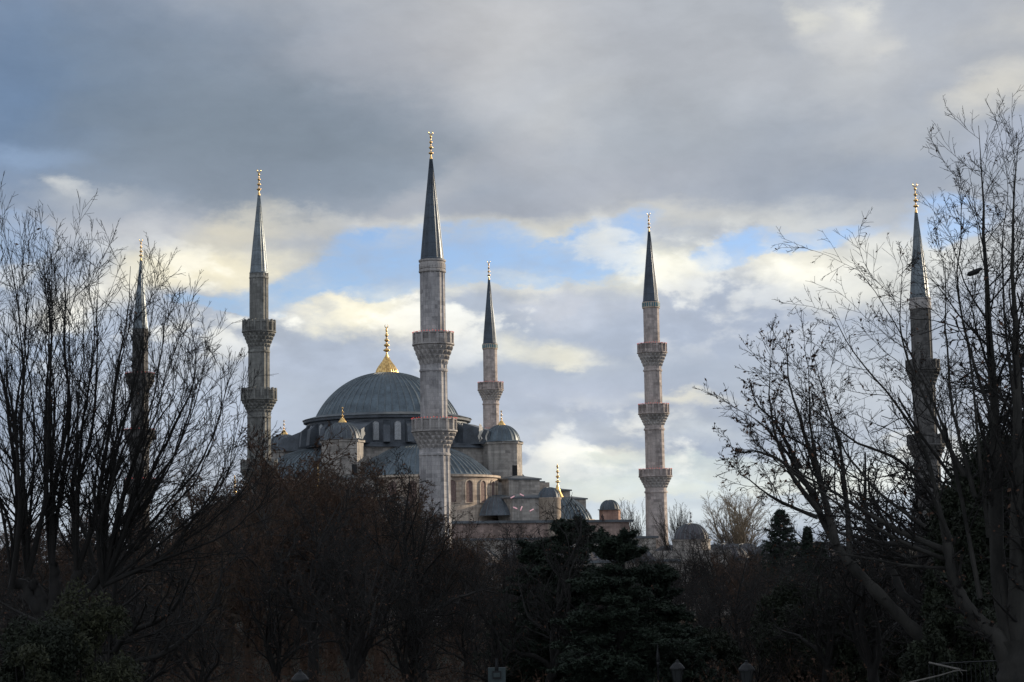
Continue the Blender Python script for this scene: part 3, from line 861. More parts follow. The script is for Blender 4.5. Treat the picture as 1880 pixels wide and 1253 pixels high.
#TREES
# ------------------------------------------------------------------ added sun blocker, cloud-shaped and out of view, that shades the park
def build_sun_blocker():
    m, n, b = new_mat('sun_blocker_white')
    b.inputs['Base Color'].default_value = (.75,.76,.78,1); b.inputs['Roughness'].default_value = 1.0
    s0, z0 = 1600.0, 1600*math.tan(SUN_EL) + 8
    sx = Vector((math.sin(SUN_AZ), math.cos(SUN_AZ), 0)); nx = Vector((-math.cos(SUN_AZ), math.sin(SUN_AZ), 0))
    nu, nv = 60, 24
    edge = SHADE_EDGE
    V = []; r = np.random.default_rng(5)
    bumps = [(r.uniform(-1200, edge), r.uniform(-200, 200), r.uniform(60, 160), r.uniform(10, 34)) for _ in range(60)]
    for side in (0, 1):
        for j in range(nv+1):
            for i in range(nu+1):
                nn = -1300 + (edge+1300)*i/nu; ss = -260 + 520*j/nv
                e = max(0, 1 - abs(ss/260)**3) * max(0, 1-((nn-edge)/1300*1.0+1-1)**8) if False else max(0, 1-abs(ss/260)**4)
                if i == 0 or i == nu: e = 0
                h = 16*e**.5 + sum(a*math.exp(-((nn-c)**2+(ss-d)**2)/(w*w)) for c, d, w, a in bumps)*e*.6
                wig = 4*math.sin(ss*.03)
                p = sx*(s0+ss) + nx*(nn + (wig if i == nu else 0)); z = z0 + (h if side else -14*e)
                V.append((p.x, p.y, z))
    F = []; k = (nu+1)*(nv+1)
    for j in range(nv):
        for i in range(nu):
            a = j*(nu+1)+i
            F.append((a, a+nu+1, a+nu+2, a+1)); F.append((k+a, k+a+1, k+a+nu+2, k+a+nu+1))
    o = link('sun_blocker', np_mesh('sun_blocker', V, F, m, smooth=True)); mark(o, kind='structure')
SHADE_EDGE = 166.0
build_sun_blocker()

# ------------------------------------------------------------------ trees
def nrm(a): return a/np.maximum(np.linalg.norm(a, axis=-1, keepdims=True), 1e-9)
class Tubes:
    """batches of polylines of equal length -> one mesh of tapering tubes"""
    def __init__(s): s.V = []; s.F = []; s.n = 0; s.mi = []
    def add(s, P, R, sides=4, mi=0):           # P (B,n,3), R (B,n)
        B, n, _ = P.shape
        if B == 0: return
        T = np.empty_like(P); T[:, 1:-1] = P[:, 2:]-P[:, :-2]; T[:, 0] = P[:, 1]-P[:, 0]; T[:, -1] = P[:, -1]-P[:, -2]
        T = nrm(T); main = nrm(P[:, -1]-P[:, 0])
        ref = np.where(np.abs(main[:, 2:3]) > .75, np.array([[1., .05, 0]]), np.array([[0., .05, 1.]]))
        A = nrm(np.cross(T, ref[:, None, :])); Bn = np.cross(T, A)
        th = np.arange(sides)*2*PI/sides
        ring = P[:, :, None, :] + R[:, :, None, None]*(A[:, :, None, :]*np.cos(th)[None, None, :, None] + Bn[:, :, None, :]*np.sin(th)[None, None, :, None])
        s.V.append(ring.reshape(-1, 3))
        b = (np.arange(B)*n*sides)[:, None, None]; i = (np.arange(n-1)*sides)[None, :, None]; k = np.arange(sides)[None, None, :]; k2 = (k+1) % sides
        f = np.stack(np.broadcast_arrays(b+i+k, b+i+k2, b+i+sides+k2, b+i+sides+k), -1).reshape(-1, 4) + s.n
        s.F.append(f); s.mi.append(np.full(len(f), mi)); s.n += B*n*sides
    def quads(s, C, A, Bv, mi=1):              # leaf quads: centre, half axes (N,3)
        N = len(C)
        if N == 0: return
        V = np.stack([C-A, C-Bv*.8, C+A, C+Bv*.8], 1).reshape(-1, 3)
        s.V.append(V); f = np.arange(N*4).reshape(-1, 4)+s.n
        s.F.append(f); s.mi.append(np.full(N, mi)); s.n += N*4
    def build(s, name, mats, parent, smooth=True):
        me = np_mesh(name, np.concatenate(s.V), np.concatenate(s.F), mats, np.concatenate(s.mi), smooth)
        return link(name, me, parent)

def grow(S, D, L, R0, R1, nseg, wander, up, g):
    B = len(S); P = np.empty((B, nseg+1, 3)); P[:, 0] = S; d = nrm(D.copy())
    up = np.asarray(up, float)
    for i in range(nseg):
        d = nrm(d + g.normal(0, wander, (B, 3)) + up)
        P[:, i+1] = P[:, i] + d*(L/nseg)[:, None]
    t = np.linspace(0, 1, nseg+1)[None]
    return P, R0[:, None]*(1-t) + R1[:, None]*t
def spawn(P, R, k, t0, t1, amean, asd, lf, lj, rf, g, Lp=None, planar=None, shrink=.45):
    """k children per branch; returns start, dir, length, radius"""
    B, n, _ = P.shape
    if Lp is None: Lp = np.linalg.norm(np.diff(P, axis=1), axis=2).sum(1)
    t = t0 + (t1-t0)*(np.arange(k)[None]+g.uniform(0, 1, (B, k)))/k
    x = t*(n-1); i = np.minimum(x.astype(int), n-2); f = (x-i)[..., None]
    bi = np.arange(B)[:, None]
    S = P[bi, i]*(1-f) + P[bi, i+1]*f
    T = nrm(P[bi, i+1]-P[bi, i])
    Rl = R[bi, i]*(1-f[..., 0]) + R[bi, i+1]*f[..., 0]
    N = nrm(np.cross(T, g.normal(0, 1, T.shape)))
    if planar is not None: N = nrm(N*np.array([1, 1, planar]))
    a = g.normal(amean, asd, t.shape)[..., None]
    D = nrm(T*np.cos(a) + N*np.sin(a))
    L = Lp[:, None]*lf*(1-shrink*(t-t0)/(1-t0+1e-6))*g.uniform(1-lj, 1+lj, t.shape)
    return S.reshape(-1, 3), D.reshape(-1, 3), L.reshape(-1), (Rl*rf).reshape(-1)

def poly(pts, n):
    """resample hand-laid points with a smooth curve -> (1,n,3)"""
    p = np.array(pts, float); seg = np.r_[0, np.cumsum(np.linalg.norm(np.diff(p, axis=0), axis=1))]
    t = np.linspace(0, seg[-1], n)
    q = np.stack([np.interp(t, seg, p[:, j]) for j in range(3)], 1)
    for _ in range(2): q[1:-1] = (q[:-2]+2*q[1:-1]+q[2:])/4
    return q[None]

def twigs(tb, P, R, specs, g, minr, leaves=None, mi=0):
    if not specs: return P, R
    """specs per level: dict(k,t0,a,asd,lf,rf,nseg,wander,up)"""
    for li, s in enumerate(specs):
        S, D, L, r = spawn(P, R, s['k'], s.get('t0', .15), s.get('t1', .98), s['a'], s.get('asd', .15), s['lf'], s.get('lj', .35), s['rf'], g, planar=s.get('planar'), shrink=s.get('shrink', .45))
        r = np.maximum(r, minr)
        P, R = grow(S, D, L, r, np.maximum(r*s.get('tip', .35), minr*.8), s['nseg'], s['wander'], (0, 0, s['up']), g)
        tb.add(P, R, 5 if li == 0 else 3, mi)
    if leaves:
        S, D, L, r = spawn(P, R, leaves['k'], .2, 1.0, .8, .4, .01, .1, 1, g)
        keep = g.uniform(0, 1, len(S)) < leaves['p']
        S = S[keep]; N = len(S)
        A = nrm(g.normal(0, 1, (N, 3)) + np.array([0, 0, -.6])); Bv = nrm(np.cross(A, g.normal(0, 1, (N, 3))))
        sz = g.uniform(.6, 1.3, (N, 1))*leaves['size']
        tb.quads(S + A*sz*.8, A*sz, Bv*sz*.6, 1)
    return P, R

def bare_tree(seed, name, barkm, leafm, label, H=12.0, spread=.55, leaves=None, minr=.012, dens=1.0, style='park', wander=.17, limb_r=.0125):
    g = np.random.default_rng(seed)
    root = thing(name, (0,0,0), label, 'tree', 'bare park trees in the dark wood')
    tr = Tubes(); cr = Tubes()
    th = H*g.uniform(.22, .32)
    P, R = grow(np.zeros((1,3)), np.array([[g.normal(0,.06), g.normal(0,.06), 1.]]), np.array([th]), np.array([H*.024]), np.array([H*.017]), 6, .05, (0,0,.05), g)
    tr.add(P, R, 8)
    # main limbs leave the top of the trunk
    nl = 6 if style == 'park' else 18
    S = np.repeat(P[:, -1], nl, 0) - np.array([0,0,1])*g.uniform(0, th*.25, (nl, 1))
    az = np.arange(nl)*2*PI/nl + g.uniform(-.4, .4, nl); inc = g.uniform(.25 if nl < 8 else .05, spread*1.6, nl); inc[0] = .1
    D = np.stack([np.cos(az)*np.sin(inc), np.sin(az)*np.sin(inc), np.cos(inc)], 1)
    L = H*g.uniform(.52, .72, nl)*np.cos(inc*.6)
    if style == 'broom': L = H*g.uniform(.50, .74, nl)*np.cos(inc*.9)
    P, R = grow(S, D, L, np.full(nl, H*limb_r), np.full(nl, H*.0015), 10, wander*.75, (0,0,.07), g)
    tr.add(P, R, 6)
    kk = lambda k: max(2, int(round(k*dens)))
    specs = [dict(k=kk(9), t0=.12, a=.85, asd=.2, lf=.50, rf=.55, nseg=7, wander=wander, up=.06),
             dict(k=kk(8), t0=.1, a=.75, asd=.25, lf=.46, rf=.55, nseg=5, wander=wander, up=.05),
             dict(k=kk(6), t0=.1, a=.70, asd=.3, lf=.50, rf=.6, nseg=3, wander=wander, up=.04)]
    if style == 'broom':
        specs = [dict(k=kk(9), t0=.15, a=.36, asd=.12, lf=.42, rf=.5, nseg=7, wander=.05, up=.03),
                 dict(k=kk(7), t0=.1, a=.42, asd=.15, lf=.42, rf=.55, nseg=5, wander=.06, up=.02),
                 dict(k=kk(5), t0=.1, a=.5, asd=.2, lf=.45, rf=.6, nseg=3, wander=.06, up=.01)]
    twigs(cr, P, R, specs, g, minr, leaves)
    tr.build('trunk', barkm, root); cr.build('crown', [barkm, leafm], root)
    return root
def copy_tree(root, label=None, group=None):
    r = root.copy(); COL.objects.link(r)
    for ch in list(root.children):
        c = ch.copy(); COL.objects.link(c); c.parent = r
    if label: r['label'] = label
    if group: r['group'] = group
    return r

TREE_GROUP = 'bare park trees in the dark wood'
LAB_BROWN = 'one of the red-brown bare trees packed together in the dark wood below the mosque'
LAB_GREY = 'one of the grey bare trees packed together in the dark wood below the mosque'
def build_wood():
    lv = dict(k=2, p=.5, size=.075)
    protoB = [bare_tree(100+i, 'bare_tree', (BARK_BROWN, BARK_TAN, BARK_UMBER)[i], LEAF_RUST, LAB_BROWN, 12, .66, lv, .011, 1.05, wander=.2) for i in range(3)]
    protoG = [bare_tree(200+i, 'bare_tree', BARK_GREY, LEAF_DRY, LAB_GREY, 12, .62, dict(k=2, p=.10, size=.07), .011, 1.0, wander=.2) for i in range(4)]
    protoD = [bare_tree(300+i, 'bare_tree', BARK_DARK, LEAF_DRY, LAB_GREY, 12, .7, dict(k=2, p=.08, size=.07), .012, .85, wander=.26) for i in range(2)]
    used = set()
    def place(proto, px, top, d, wid=1.0, label=None, group=TREE_GROUP):
        p = at(px, top, d); z = p.z
        if proto.name in used: o = copy_tree(proto)
        else: o = proto
        used.add(proto.name)
        sc = z/PH[proto.name.split('#')[0] if False else id_of[proto]]
        o.location = (p.x, p.y, 0); o.scale = (sc*wid, sc*wid, sc); o.rotation_euler.z = random.uniform(0, 6.28)
        if label:
            o['label'] = label
            if 'group' in o: del o['group']
            if group != TREE_GROUP: o['group'] = group
        return o
    id_of = {}; PH = {}
    for pr in protoB+protoG+protoD:
        id_of[pr] = pr.name
        PH[pr.name] = max(np.percentile([v.co.z for v in ch.data.vertices][::7], 99.5) for ch in pr.children)
    B, G, D = protoB, protoG, protoD
    # named trees that stand out ------------------------------------------------
    place(B[0], 560, 796, 128, 1.15, 'tall red-brown bare tree in front of the left turret, reaching highest in the wood')
    place(D[0], 775, 838, 96, 1.0, 'dark forked bare tree with twisting limbs, just left of the largest minaret')
    place(D[1], 985, 925, 84, .95, 'gnarled dark bare tree just left of the green cedars', )
    place(B[1], 455, 868, 120, 1.1, 'red-brown bare tree hiding the foot of the crenellated grey minaret')
    place(G[0], 1350, 1005, 100, 1.0, 'grey bare tree with spreading crooked limbs in front of the courtyard gate dome')
    for px, top, d, pr, txt in ((1600, 872, 76, D[0], 'dark crooked bare tree between the leaning plane tree and the rightmost minaret'),
                                (1705, 835, 82, D[1], 'dark bare tree with tangled limbs right in front of the rightmost minaret'),
                                (1508, 955, 84, D[0], 'low dark bare tree right of the pointed conifer, behind the leaning trunk'),
                                (1852, 430, 62, D[0], 'dark bare tree at the right edge, behind two upright stems of the plane tree'),
                                (1770, 560, 68, D[1], 'dark bare tree right of the rightmost minaret, rising out of the evergreen mass'),
                                (250, 842, 74, D[1], 'dark tangled bare tree behind the left fan of shoots, below the leftmost minaret')):
        place(pr, px, top, d, 1.1, txt)
    rr = random.Random(3)
    for px in range(1175, 1720, 42):
        o = place(rr.choice(G), px, 968 + rr.uniform(0, 34), 196, rr.uniform(1.0, 1.3)); o['label'] = LAB_GREY; o['group'] = 'grey bare park trees in the dark wood'
    # ranks ------------------------------------------------------------------
    sky = [(-60,960),(120,940),(300,925),(380,900),(430,868),(500,842),(560,822),(640,846),(700,878),(760,918),(830,958),(900,955),(960,950),(1010,985),(1080,1005),(1180,1004),(1235,992),(1300,1000),(1400,990),(1500,985),(1600,975),(1720,960),(1900,930)]
    def skyl(px): return float(np.interp(px, [a for a, b in sky], [b for a, b in sky]))
    r = random.Random(11)
    for row, (d, dy, step) in enumerate(((190, -14, 70), (172, -14, 74), (150, -8, 80), (124, 8, 90), (102, 60, 105), (84, 120, 130))):
        px = -60 + (row*37) % 70
        while px < 1930:
            top = skyl(px) + dy + r.uniform(-6, 34) + (14 if px > 1000 and row > 1 else 0)
            brown = ((px < 760 and row < 4) or (row == 2 and px < 1000) or r.random() < .15)
            pr = r.choice(B) if brown and r.random() < .75 else (r.choice(G) if r.random() < .6 else r.choice(D))
            if not (row >= 4 and 1000 < px < 1230):
                o = place(pr, px, top + (r.uniform(0, 40) if row < 3 else 0), d*r.uniform(.97, 1.03), r.uniform(.95, 1.2))
                o['label'] = LAB_BROWN if pr in B else LAB_GREY
                o['group'] = TREE_GROUP if pr in B else 'grey bare park trees in the dark wood'
            px += step*r.uniform(.8, 1.15)
build_wood()

# pale sunlit trees beyond the courtyard --------------------------------------
def far_tree(seed, px, top, d, barkm, label, wid=1.0, dens=1.2, leaves=None, minr=.02):
    t = bare_tree(seed, 'bare_tree', barkm, LEAF_DRY, label, 12, .42, leaves, minr, dens, 'broom', wander=.11, limb_r=.0075)
    del t['group']
    h = max(np.percentile([v.co.z for v in ch.data.vertices][::7], 99.7) for ch in t.children)
    p = at(px, top, d); s = p.z/h
    t.location = (p.x, p.y, 0); t.scale = (s*wid, s*wid, s)
    return t
far_tree(41, 1345, 888, 268, BARK_PALE, 'broad pale sunlit bare tree behind the courtyard gate dome, right of the lone minaret', 1.75, 1.0, None, .0085)
far_tree(42, 1162, 918, 300, BARK_GREY, 'slim grey bare tree against the sky, touching the left side of the lone minaret', .85, 1.0, None, .010)
far_tree(43, 1243, 925, 262, BARK_GREY, 'slim grey bare tree between the lone minaret and the courtyard gate dome', .8, .95, None, .010)

# hero trees near the camera ----------------------------------------------------
def hero(name, label, barkm, leafm, trunk, limbs, specs, seed, minr, leaves=None, trunk_r=(.5,.4), ysc=1.0):
    g = np.random.default_rng(seed)
    pts = [at(px, py, d) for px, py, d in trunk]
    base = Vector((pts[0].x, pts[0].y, 0))
    root = thing(name, base, label, 'tree')
    O = np.array(base)
    tr = Tubes(); cr = Tubes()
    full = [np.array([pts[0].x, pts[0].y, -.1])] + [np.array(p) for p in pts] if pts[0].z > .3 else [np.array(p) for p in pts]
    P = poly(full, 14) - O
    P = poly(full, 40) - O
    Rt = np.linspace(trunk_r[0], trunk_r[1], 40)*(1+.07*np.sin(np.arange(40)*.9+seed)+.05*g.normal(0, 1, 40))
    tr.add(P, Rt[None], 18)
    for kk in range(10):        # knots and stubs
        i = int(g.integers(6, 38)); a = g.uniform(0, 2*PI); c = P[0, i] + np.array([math.cos(a), math.sin(a), 0])*Rt[i]*.7
        e = c + np.array([math.cos(a), math.sin(a), .5])*Rt[i]*.55
        tr.add(poly([c, (c+e)/2, e], 5), np.array([[.34, .32, .26, .2, .05]])*Rt[i], 8)
    for lb in limbs:
        r0, r1 = lb[0]
        q = [np.array(at(px, (1100-(1100-py)*ysc) if py < 1100 else py, d)) for px, py, d in lb[1]]
        P = poly(q, 20) - O
        w = g.normal(0, 1, (1, 20, 3)); w[:, 0] = 0
        w = np.cumsum(w, 1)*(.030 if r0 < .3 else .01)*np.linspace(0, 1, 20)[None, :, None]; P = P + w
        t = np.linspace(0, 1, 20)
        R = ((r0*(1-t)**1.25 + r1*t)*(1+.06*g.normal(0, 1, 20)))[None]
        tr.add(P, R, 8 if r0 > .08 else 6)
        twigs(cr, P, R, specs if len(lb) < 3 else lb[2], g, minr, leaves if len(lb) < 3 else None)
    tr.build('trunk', barkm, root); cr.build('crown', [BARK_DARK, leafm], root)
    return root

def left_tree():
    g = random.Random(5)
    L = []
    raw = [[(80,1100),(60,950),(48,800),(38,620),(18,470),(10,385)], [(90,1095),(80,900),(74,700),(78,550),(62,400)],
           [(98,1090),(108,900),(118,700),(112,560),(128,392)], [(105,1095),(146,900),(168,720),(188,560),(184,412)],
           [(108,1092),(165,930),(212,740),(238,600),(243,450)], [(115,1090),(200,930),(262,780),(300,600),(312,480)],
           [(125,1095),(240,930),(312,780),(348,640),(345,500)], [(130,1085),(280,950),(352,830),(392,710),(405,600)],
           [(130,1092),(300,990),(390,880),(428,790),(440,705)], [(70,1090),(15,950),(-30,800),(-50,600),(-60,450)],
           [(75,1085),(30,900),(5,720),(-12,560),(-10,430)], [(125,1098),(290,1010),(400,930),(446,860),(470,800)],
           [(100,1085),(128,860),(150,690),(160,560),(150,430)], [(110,1090),(190,860),(230,700),(262,560),(275,470)],
           [(120,1090),(230,880),(285,700),(318,590),(330,520)], [(85,1090),(40,880),(28,700),(45,560),(38,440)],
           [(100,1092),(95,860),(92,680),(96,560),(100,430)], [(118,1088),(260,900),(330,760),(370,660),(385,580)],
           [(112,1090),(180,960),(225,820),(250,690),(240,560)]]
    more = []
    for r in raw:
        k = g.uniform(-26, 26); q = g.uniform(.80, .97)
        more.append([r[0]]+[(x+k*(j+1)/3, 1100-(1100-y)*q) for j, (x, y) in enumerate(r[1:])])
    raw = [[(x, 1100-(1100-y)*.90) for x, y in r] for r in raw + more]
    heads = [(52,1058), (96,1040), (140,1052), (190,1075), (22,1080)]
    r2 = []
    for r in raw:
        hx = min(heads, key=lambda h: abs(h[0]-r[1][0]) + 30*g.random())
        r2.append([hx] + [(x+g.uniform(-14, 14), y+g.uniform(-10, 10)) for x, y in r[1:-1]] + [r[-1]])
    raw = r2
    for h in heads: L.append(((.22, .13), [(88, 1150, 45), ((88+h[0])/2+6, 1105, 45), (h[0], h[1]-6, 45)], []))
    for i, r in enumerate(raw):
        dd = g.uniform(-3.4, 3.4)
        L.append(((g.uniform(.045, .085), .006), [(x, y, 45+dd*j/(len(r)-1)) for j, (x, y) in enumerate(r)]))
    specs = [dict(k=17, t0=.10, a=.44, asd=.28, lf=.27, rf=.46, nseg=8, wander=.035, up=.028, shrink=.35, lj=.5, tip=.25),
             dict(k=7, t0=.10, a=.50, asd=.26, lf=.38, rf=.55, nseg=5, wander=.04, up=.025, lj=.5, shrink=.4, tip=.3),
             dict(k=3, t0=.12, a=.5, asd=.2, lf=.42, rf=.7, nseg=3, wander=.05, up=.015, shrink=.4)]
    hero('bare_plane_tree', 'large dark bare tree at the left edge, a fan of long upright shoots', BARK_DARK, LEAF_DRY,
         [(88, 1253, 45), (84, 1200, 45), (88, 1140, 45)], L, specs, 21, .0052, dict(k=1, p=.012, size=.05), (.40, .30))
left_tree()

def right_tree():
    up_specs = [dict(k=26, t0=.25, a=.62, asd=.16, lf=.155, rf=.36, nseg=8, wander=.06, up=.05, shrink=.25, lj=.45, tip=.25),
                dict(k=7, t0=.10, a=.60, asd=.25, lf=.40, rf=.5, nseg=5, wander=.08, up=.02, lj=.5, shrink=.4, tip=.3),
                dict(k=4, t0=.12, a=.6, asd=.3, lf=.42, rf=.7, nseg=3, wander=.09, up=.01)]
    D = 46
    def l(r0, pts, dz=0, r1=.006): return ((r0*(.66 if r0 < .2 else .9), r1), [(x, y, D+dz*j/(len(pts)-1)) for j, (x, y) in enumerate(pts)])
    L = [l(.33, [(1852,1215),(1830,1165),(1800,1145),(1772,1112),(1748,1055),(1736,1000)], -.5, .13),
         l(.30, [(1862,1210),(1840,1120),(1828,1000),(1830,800),(1818,620),(1806,400),(1806,185)], 1, .006) + (up_specs,),
         l(.28, [(1868,1210),(1866,1110),(1868,900),(1873,650),(1866,430),(1876,197)], -1, .006) + (up_specs,),
         l(.14, [(1745,1050),(1722,900),(1700,800),(1640,700),(1565,610),(1522,525)], 1.5),
         l(.15, [(1745,1010),(1650,968),(1560,905),(1480,850),(1400,790)], 1),
         l(.11, [(1752,1030),(1640,985),(1540,925),(1450,860),(1385,830)], -2),
         l(.11, [(1745,985),(1705,880),(1640,820),(1560,790),(1490,722),(1430,650)], -1.5),
         l(.11, [(1800,1100),(1768,920),(1740,780),(1690,660),(1640,550),(1570,440)], 2),
         l(.09, [(1770,860),(1705,730),(1655,610),(1648,510),(1640,430)], 0),
         l(.09, [(1790,900),(1745,720),(1738,560),(1744,470),(1722,400)], 1),
         l(.09, [(1815,980),(1796,800),(1778,640),(1752,520),(1748,400)], -1),
         l(.08, [(1826,760),(1780,620),(1752,480),(1765,380),(1760,250)], 1),
         l(.08, [(1866,760),(1850,600),(1840,450),(1852,340),(1850,260)], 1),
         l(.08, [(1740,1040),(1660,1035),(1560,1010),(1480,985),(1430,940)], 0),
         l(.24, [(1876,1215),(1886,1130),(1905,1000),(1930,800),(1940,600),(1930,400)], 0),
         l(.10, [(1860,1000),(1900,850),(1900,650),(1890,480),(1900,330)], 2),
         l(.08, [(1700,960),(1620,900),(1560,820),(1530,740),(1520,660)], 3),
         l(.22, [(1872,1200),(1888,1060),(1900,960),(1910,850)], -1, .05)]
    specs = [dict(k=15, t0=.14, a=.78, asd=.2, lf=.25, rf=.40, nseg=8, wander=.085, up=.03, shrink=.35, lj=.55, tip=.25),
             dict(k=9, t0=.10, a=.72, asd=.25, lf=.38, rf=.5, nseg=5, wander=.09, up=.015, lj=.5, shrink=.4, tip=.3),
             dict(k=5, t0=.12, a=.7, asd=.3, lf=.42, rf=.7, nseg=3, wander=.10, up=.01)]
    hero('bare_plane_tree', 'tallest bare plane tree at the right edge, with a thick forked trunk', BARK_PLANE, LEAF_DRY,
         [(1868, 1253, D), (1864, 1215, D), (1858, 1175, D)], L, specs, 22, .0055, dict(k=1, p=.10, size=.05), (.72, .40), ysc=.94)
right_tree()

def leaning_tree():
    D = 62
    def l(r0, pts, dz=0, r1=.007): return ((r0, r1), [(x, y, D+dz*j/(len(pts)-1)) for j, (x, y) in enumerate(pts)])
    L = [l(.16, [(1560,1035),(1522,985),(1490,900),(1440,820),(1395,770),(1352,745)], 1),
         l(.15, [(1535,1000),(1515,920),(1480,800),(1450,700),(1448,600)], 0),
         l(.12, [(1560,1020),(1556,930),(1545,820),(1520,720),(1500,650)], 2),
         l(.10, [(1505,940),(1455,880),(1420,800),(1404,720),(1408,640)], -2),
         l(.10, [(1495,905),(1440,850),(1385,830),(1345,850),(1330,820)], 2),
         l(.09, [(1525,960),(1500,850),(1490,760),(1485,680),(1480,640)], -2),
         l(.08, [(1470,860),(1420,770),(1380,740),(1366,690)], 1),
         l(.08, [(1500,950),(1450,930),(1400,900),(1360,870),(1340,850)], -2)]
    specs = [dict(k=13, t0=.16, a=.6, asd=.2, lf=.27, rf=.40, nseg=8, wander=.085, up=.04, shrink=.35, lj=.55, tip=.25),
             dict(k=7, t0=.10, a=.62, asd=.25, lf=.40, rf=.5, nseg=5, wander=.09, up=.035, lj=.5, shrink=.45, tip=.3),
             dict(k=4, t0=.12, a=.65, asd=.3, lf=.45, rf=.7, nseg=3, wander=.10, up=.02)]
    hero('bare_plane_tree', 'leaning bare plane tree whose slanting trunk rises leftward in front of dark bushes', BARK_PLANE, LEAF_DRY,
         [(1780, 1253, D), (1712, 1190, D), (1650, 1130, D), (1560, 1035, D)], L, specs, 23, .008, dict(k=1, p=.30, size=.075), (.30, .17))
leaning_tree()

# evergreens -------------------------------------------------------------------
def foliage(tb, C, g, size, flat=0.0, mi=1, aspect=.35, droop=0):
    N = len(C)
    A = nrm(g.normal(0, 1, (N, 3))*np.array([1, 1, 1-flat]) + np.array([0, 0, -droop]))
    Bv = nrm(np.cross(A, g.normal(0, 1, (N, 3)) + np.array([0, 0, flat*2])))
    s = g.uniform(.6, 1.4, (N, 1))*size
    tb.quads(C, A*s, Bv*s*aspect, mi)

def cedar(seed, px, top, d, halfw, label):
    """layered cedar: long level limbs carrying flat plates of needle tufts"""
    g = np.random.default_rng(seed)
    p = at(px, top, d); H = p.z
    root = thing('cedar_tree', (p.x, p.y, 0), label, 'tree')
    tr = Tubes(); cr = Tubes()
    P, R = grow(np.zeros((1,3)), np.array([[0,0,1.]]), np.array([H*.97]), np.array([.34]), np.array([.03]), 12, .015, (0,0,.02), g)
    tr.add(P, R, 10)
    nl = 74
    t = np.linspace(.10, .97, nl); z = t*H*.97
    az = np.arange(nl)*2.399 + g.uniform(-.3, .3, nl)
    L = halfw*(1.0 - .80*np.clip((t-.25)/.75, 0, 1)**1.25)*g.uniform(.62, 1.12, nl)
    el = np.where(t > .85, .5, .10) + g.uniform(-.08, .16, nl)
    S = np.stack([np.zeros(nl), np.zeros(nl), z], 1)
    D = np.stack([np.cos(az)*np.cos(el), np.sin(az)*np.cos(el), np.sin(el)], 1)
    P, R = grow(S, D, L, .03+.02*L, np.full(nl, .012), 10, .05, (0,0,-.012), g)
    tr.add(P, R, 6)
    S, D, L2, r = spawn(P, R, 18, .22, 1.0, 1.0, .2, .30, .3, .5, g, planar=.12, shrink=.5)
    P2, R2 = grow(S, D, np.maximum(L2, .3), np.maximum(r, .012), np.full(len(S), .008), 5, .07, (0,0,.0), g)
    cr.add(P2, R2, 3)
    S, D, L3, r = spawn(P2, R2, 9, .1, 1.0, .9, .25, .34, .3, .6, g, planar=.15, shrink=.3)
    P3, R3 = grow(S, D, np.maximum(L3, .16), np.full(len(S), .008), np.full(len(S), .006), 3, .08, (0,0,.03), g)
    cr.add(P3, R3, 3)
    S, D, L4, r = spawn(np.concatenate([P3]), R3, 9, .0, 1.0, .9, .4, .1, .1, 1, g)
    C = S + g.normal(0, 1, S.shape)*np.array([.06, .06, .03])
    foliage(cr, C, g, .10, .45, 1, .36, -.25)
    tr.build('trunk', BARK_DARK, root); cr.build('crown', [BARK_DARK, NEEDLE], root)
    return root
cedar(31, 1048, 946, 88, 3.5, 'tallest dark green layered cedar, its pointed top before the gold-tipped corner dome')
cedar(32, 1130, 976, 80, 4.0, 'dark cedar right of the pointed cedar, its level branches reaching toward the lone minaret')
cedar(35, 1205, 1035, 84, 3.0, 'low dark cedar on the right side, its boughs ending below the lone minaret')
cedar(34, 985, 985, 92, 3.0, 'smallest dark cedar, on the left flank of the pointed cedar')

def conifer(seed, px, top, d, halfw, label, cat_z0=.05):
    g = np.random.default_rng(seed)
    p = at(px, top, d); H = p.z
    root = thing('conifer_tree', (p.x, p.y, 0), label, 'tree')
    tr = Tubes(); cr = Tubes()
    P, R = grow(np.zeros((1,3)), np.array([[0,0,1.]]), np.array([H]), np.array([.25]), np.array([.02]), 8, .01, (0,0,.02), g)
    tr.add(P, R, 8)
    nl = 130
    t = np.linspace(.08, .985, nl); az = np.arange(nl)*2.399
    L = halfw*(1-t)**.85*g.uniform(.7, 1.15, nl) + .12
    S = np.stack([np.zeros(nl), np.zeros(nl), t*H], 1)
    D = np.stack([np.cos(az), np.sin(az), np.full(nl, -.05)], 1)
    P, R = grow(S, D, L, np.full(nl, .04), np.full(nl, .01), 6, .05, (0,0,.05), g)
    cr.add(P, R, 3)
    S, D, L2, r = spawn(P, R, 12, .15, 1.0, .8, .2, .30, .3, .5, g, planar=.4, shrink=.3)
    P2, R2 = grow(S, D, np.maximum(L2, .2), np.full(len(S), .012), np.full(len(S), .008), 3, .08, (0,0,-.02), g)
    cr.add(P2, R2, 3)
    S, D, L3, r = spawn(P2, R2, 14, .0, 1.0, .9, .4, .1, .1, 1, g)
    foliage(cr, S + g.normal(0, .06, S.shape), g, .13, .1, 1, .35, .2)
    tr.build('trunk', BARK_DARK, root); cr.build('crown', [BARK_DARK, CONIFER], root)
conifer(51, 1432, 936, 160, 5.0, 'dark pointed conifer standing against the sky between the pale sunlit tree and the leaning tree')
conifer(52, 1482, 968, 170, 2.0, 'thin small conifer just right of the dark pointed conifer')
conifer(53, 1505, 996, 165, 2.4, 'low dark conifer behind the base of the leaning tree branches, right of the thin conifer')

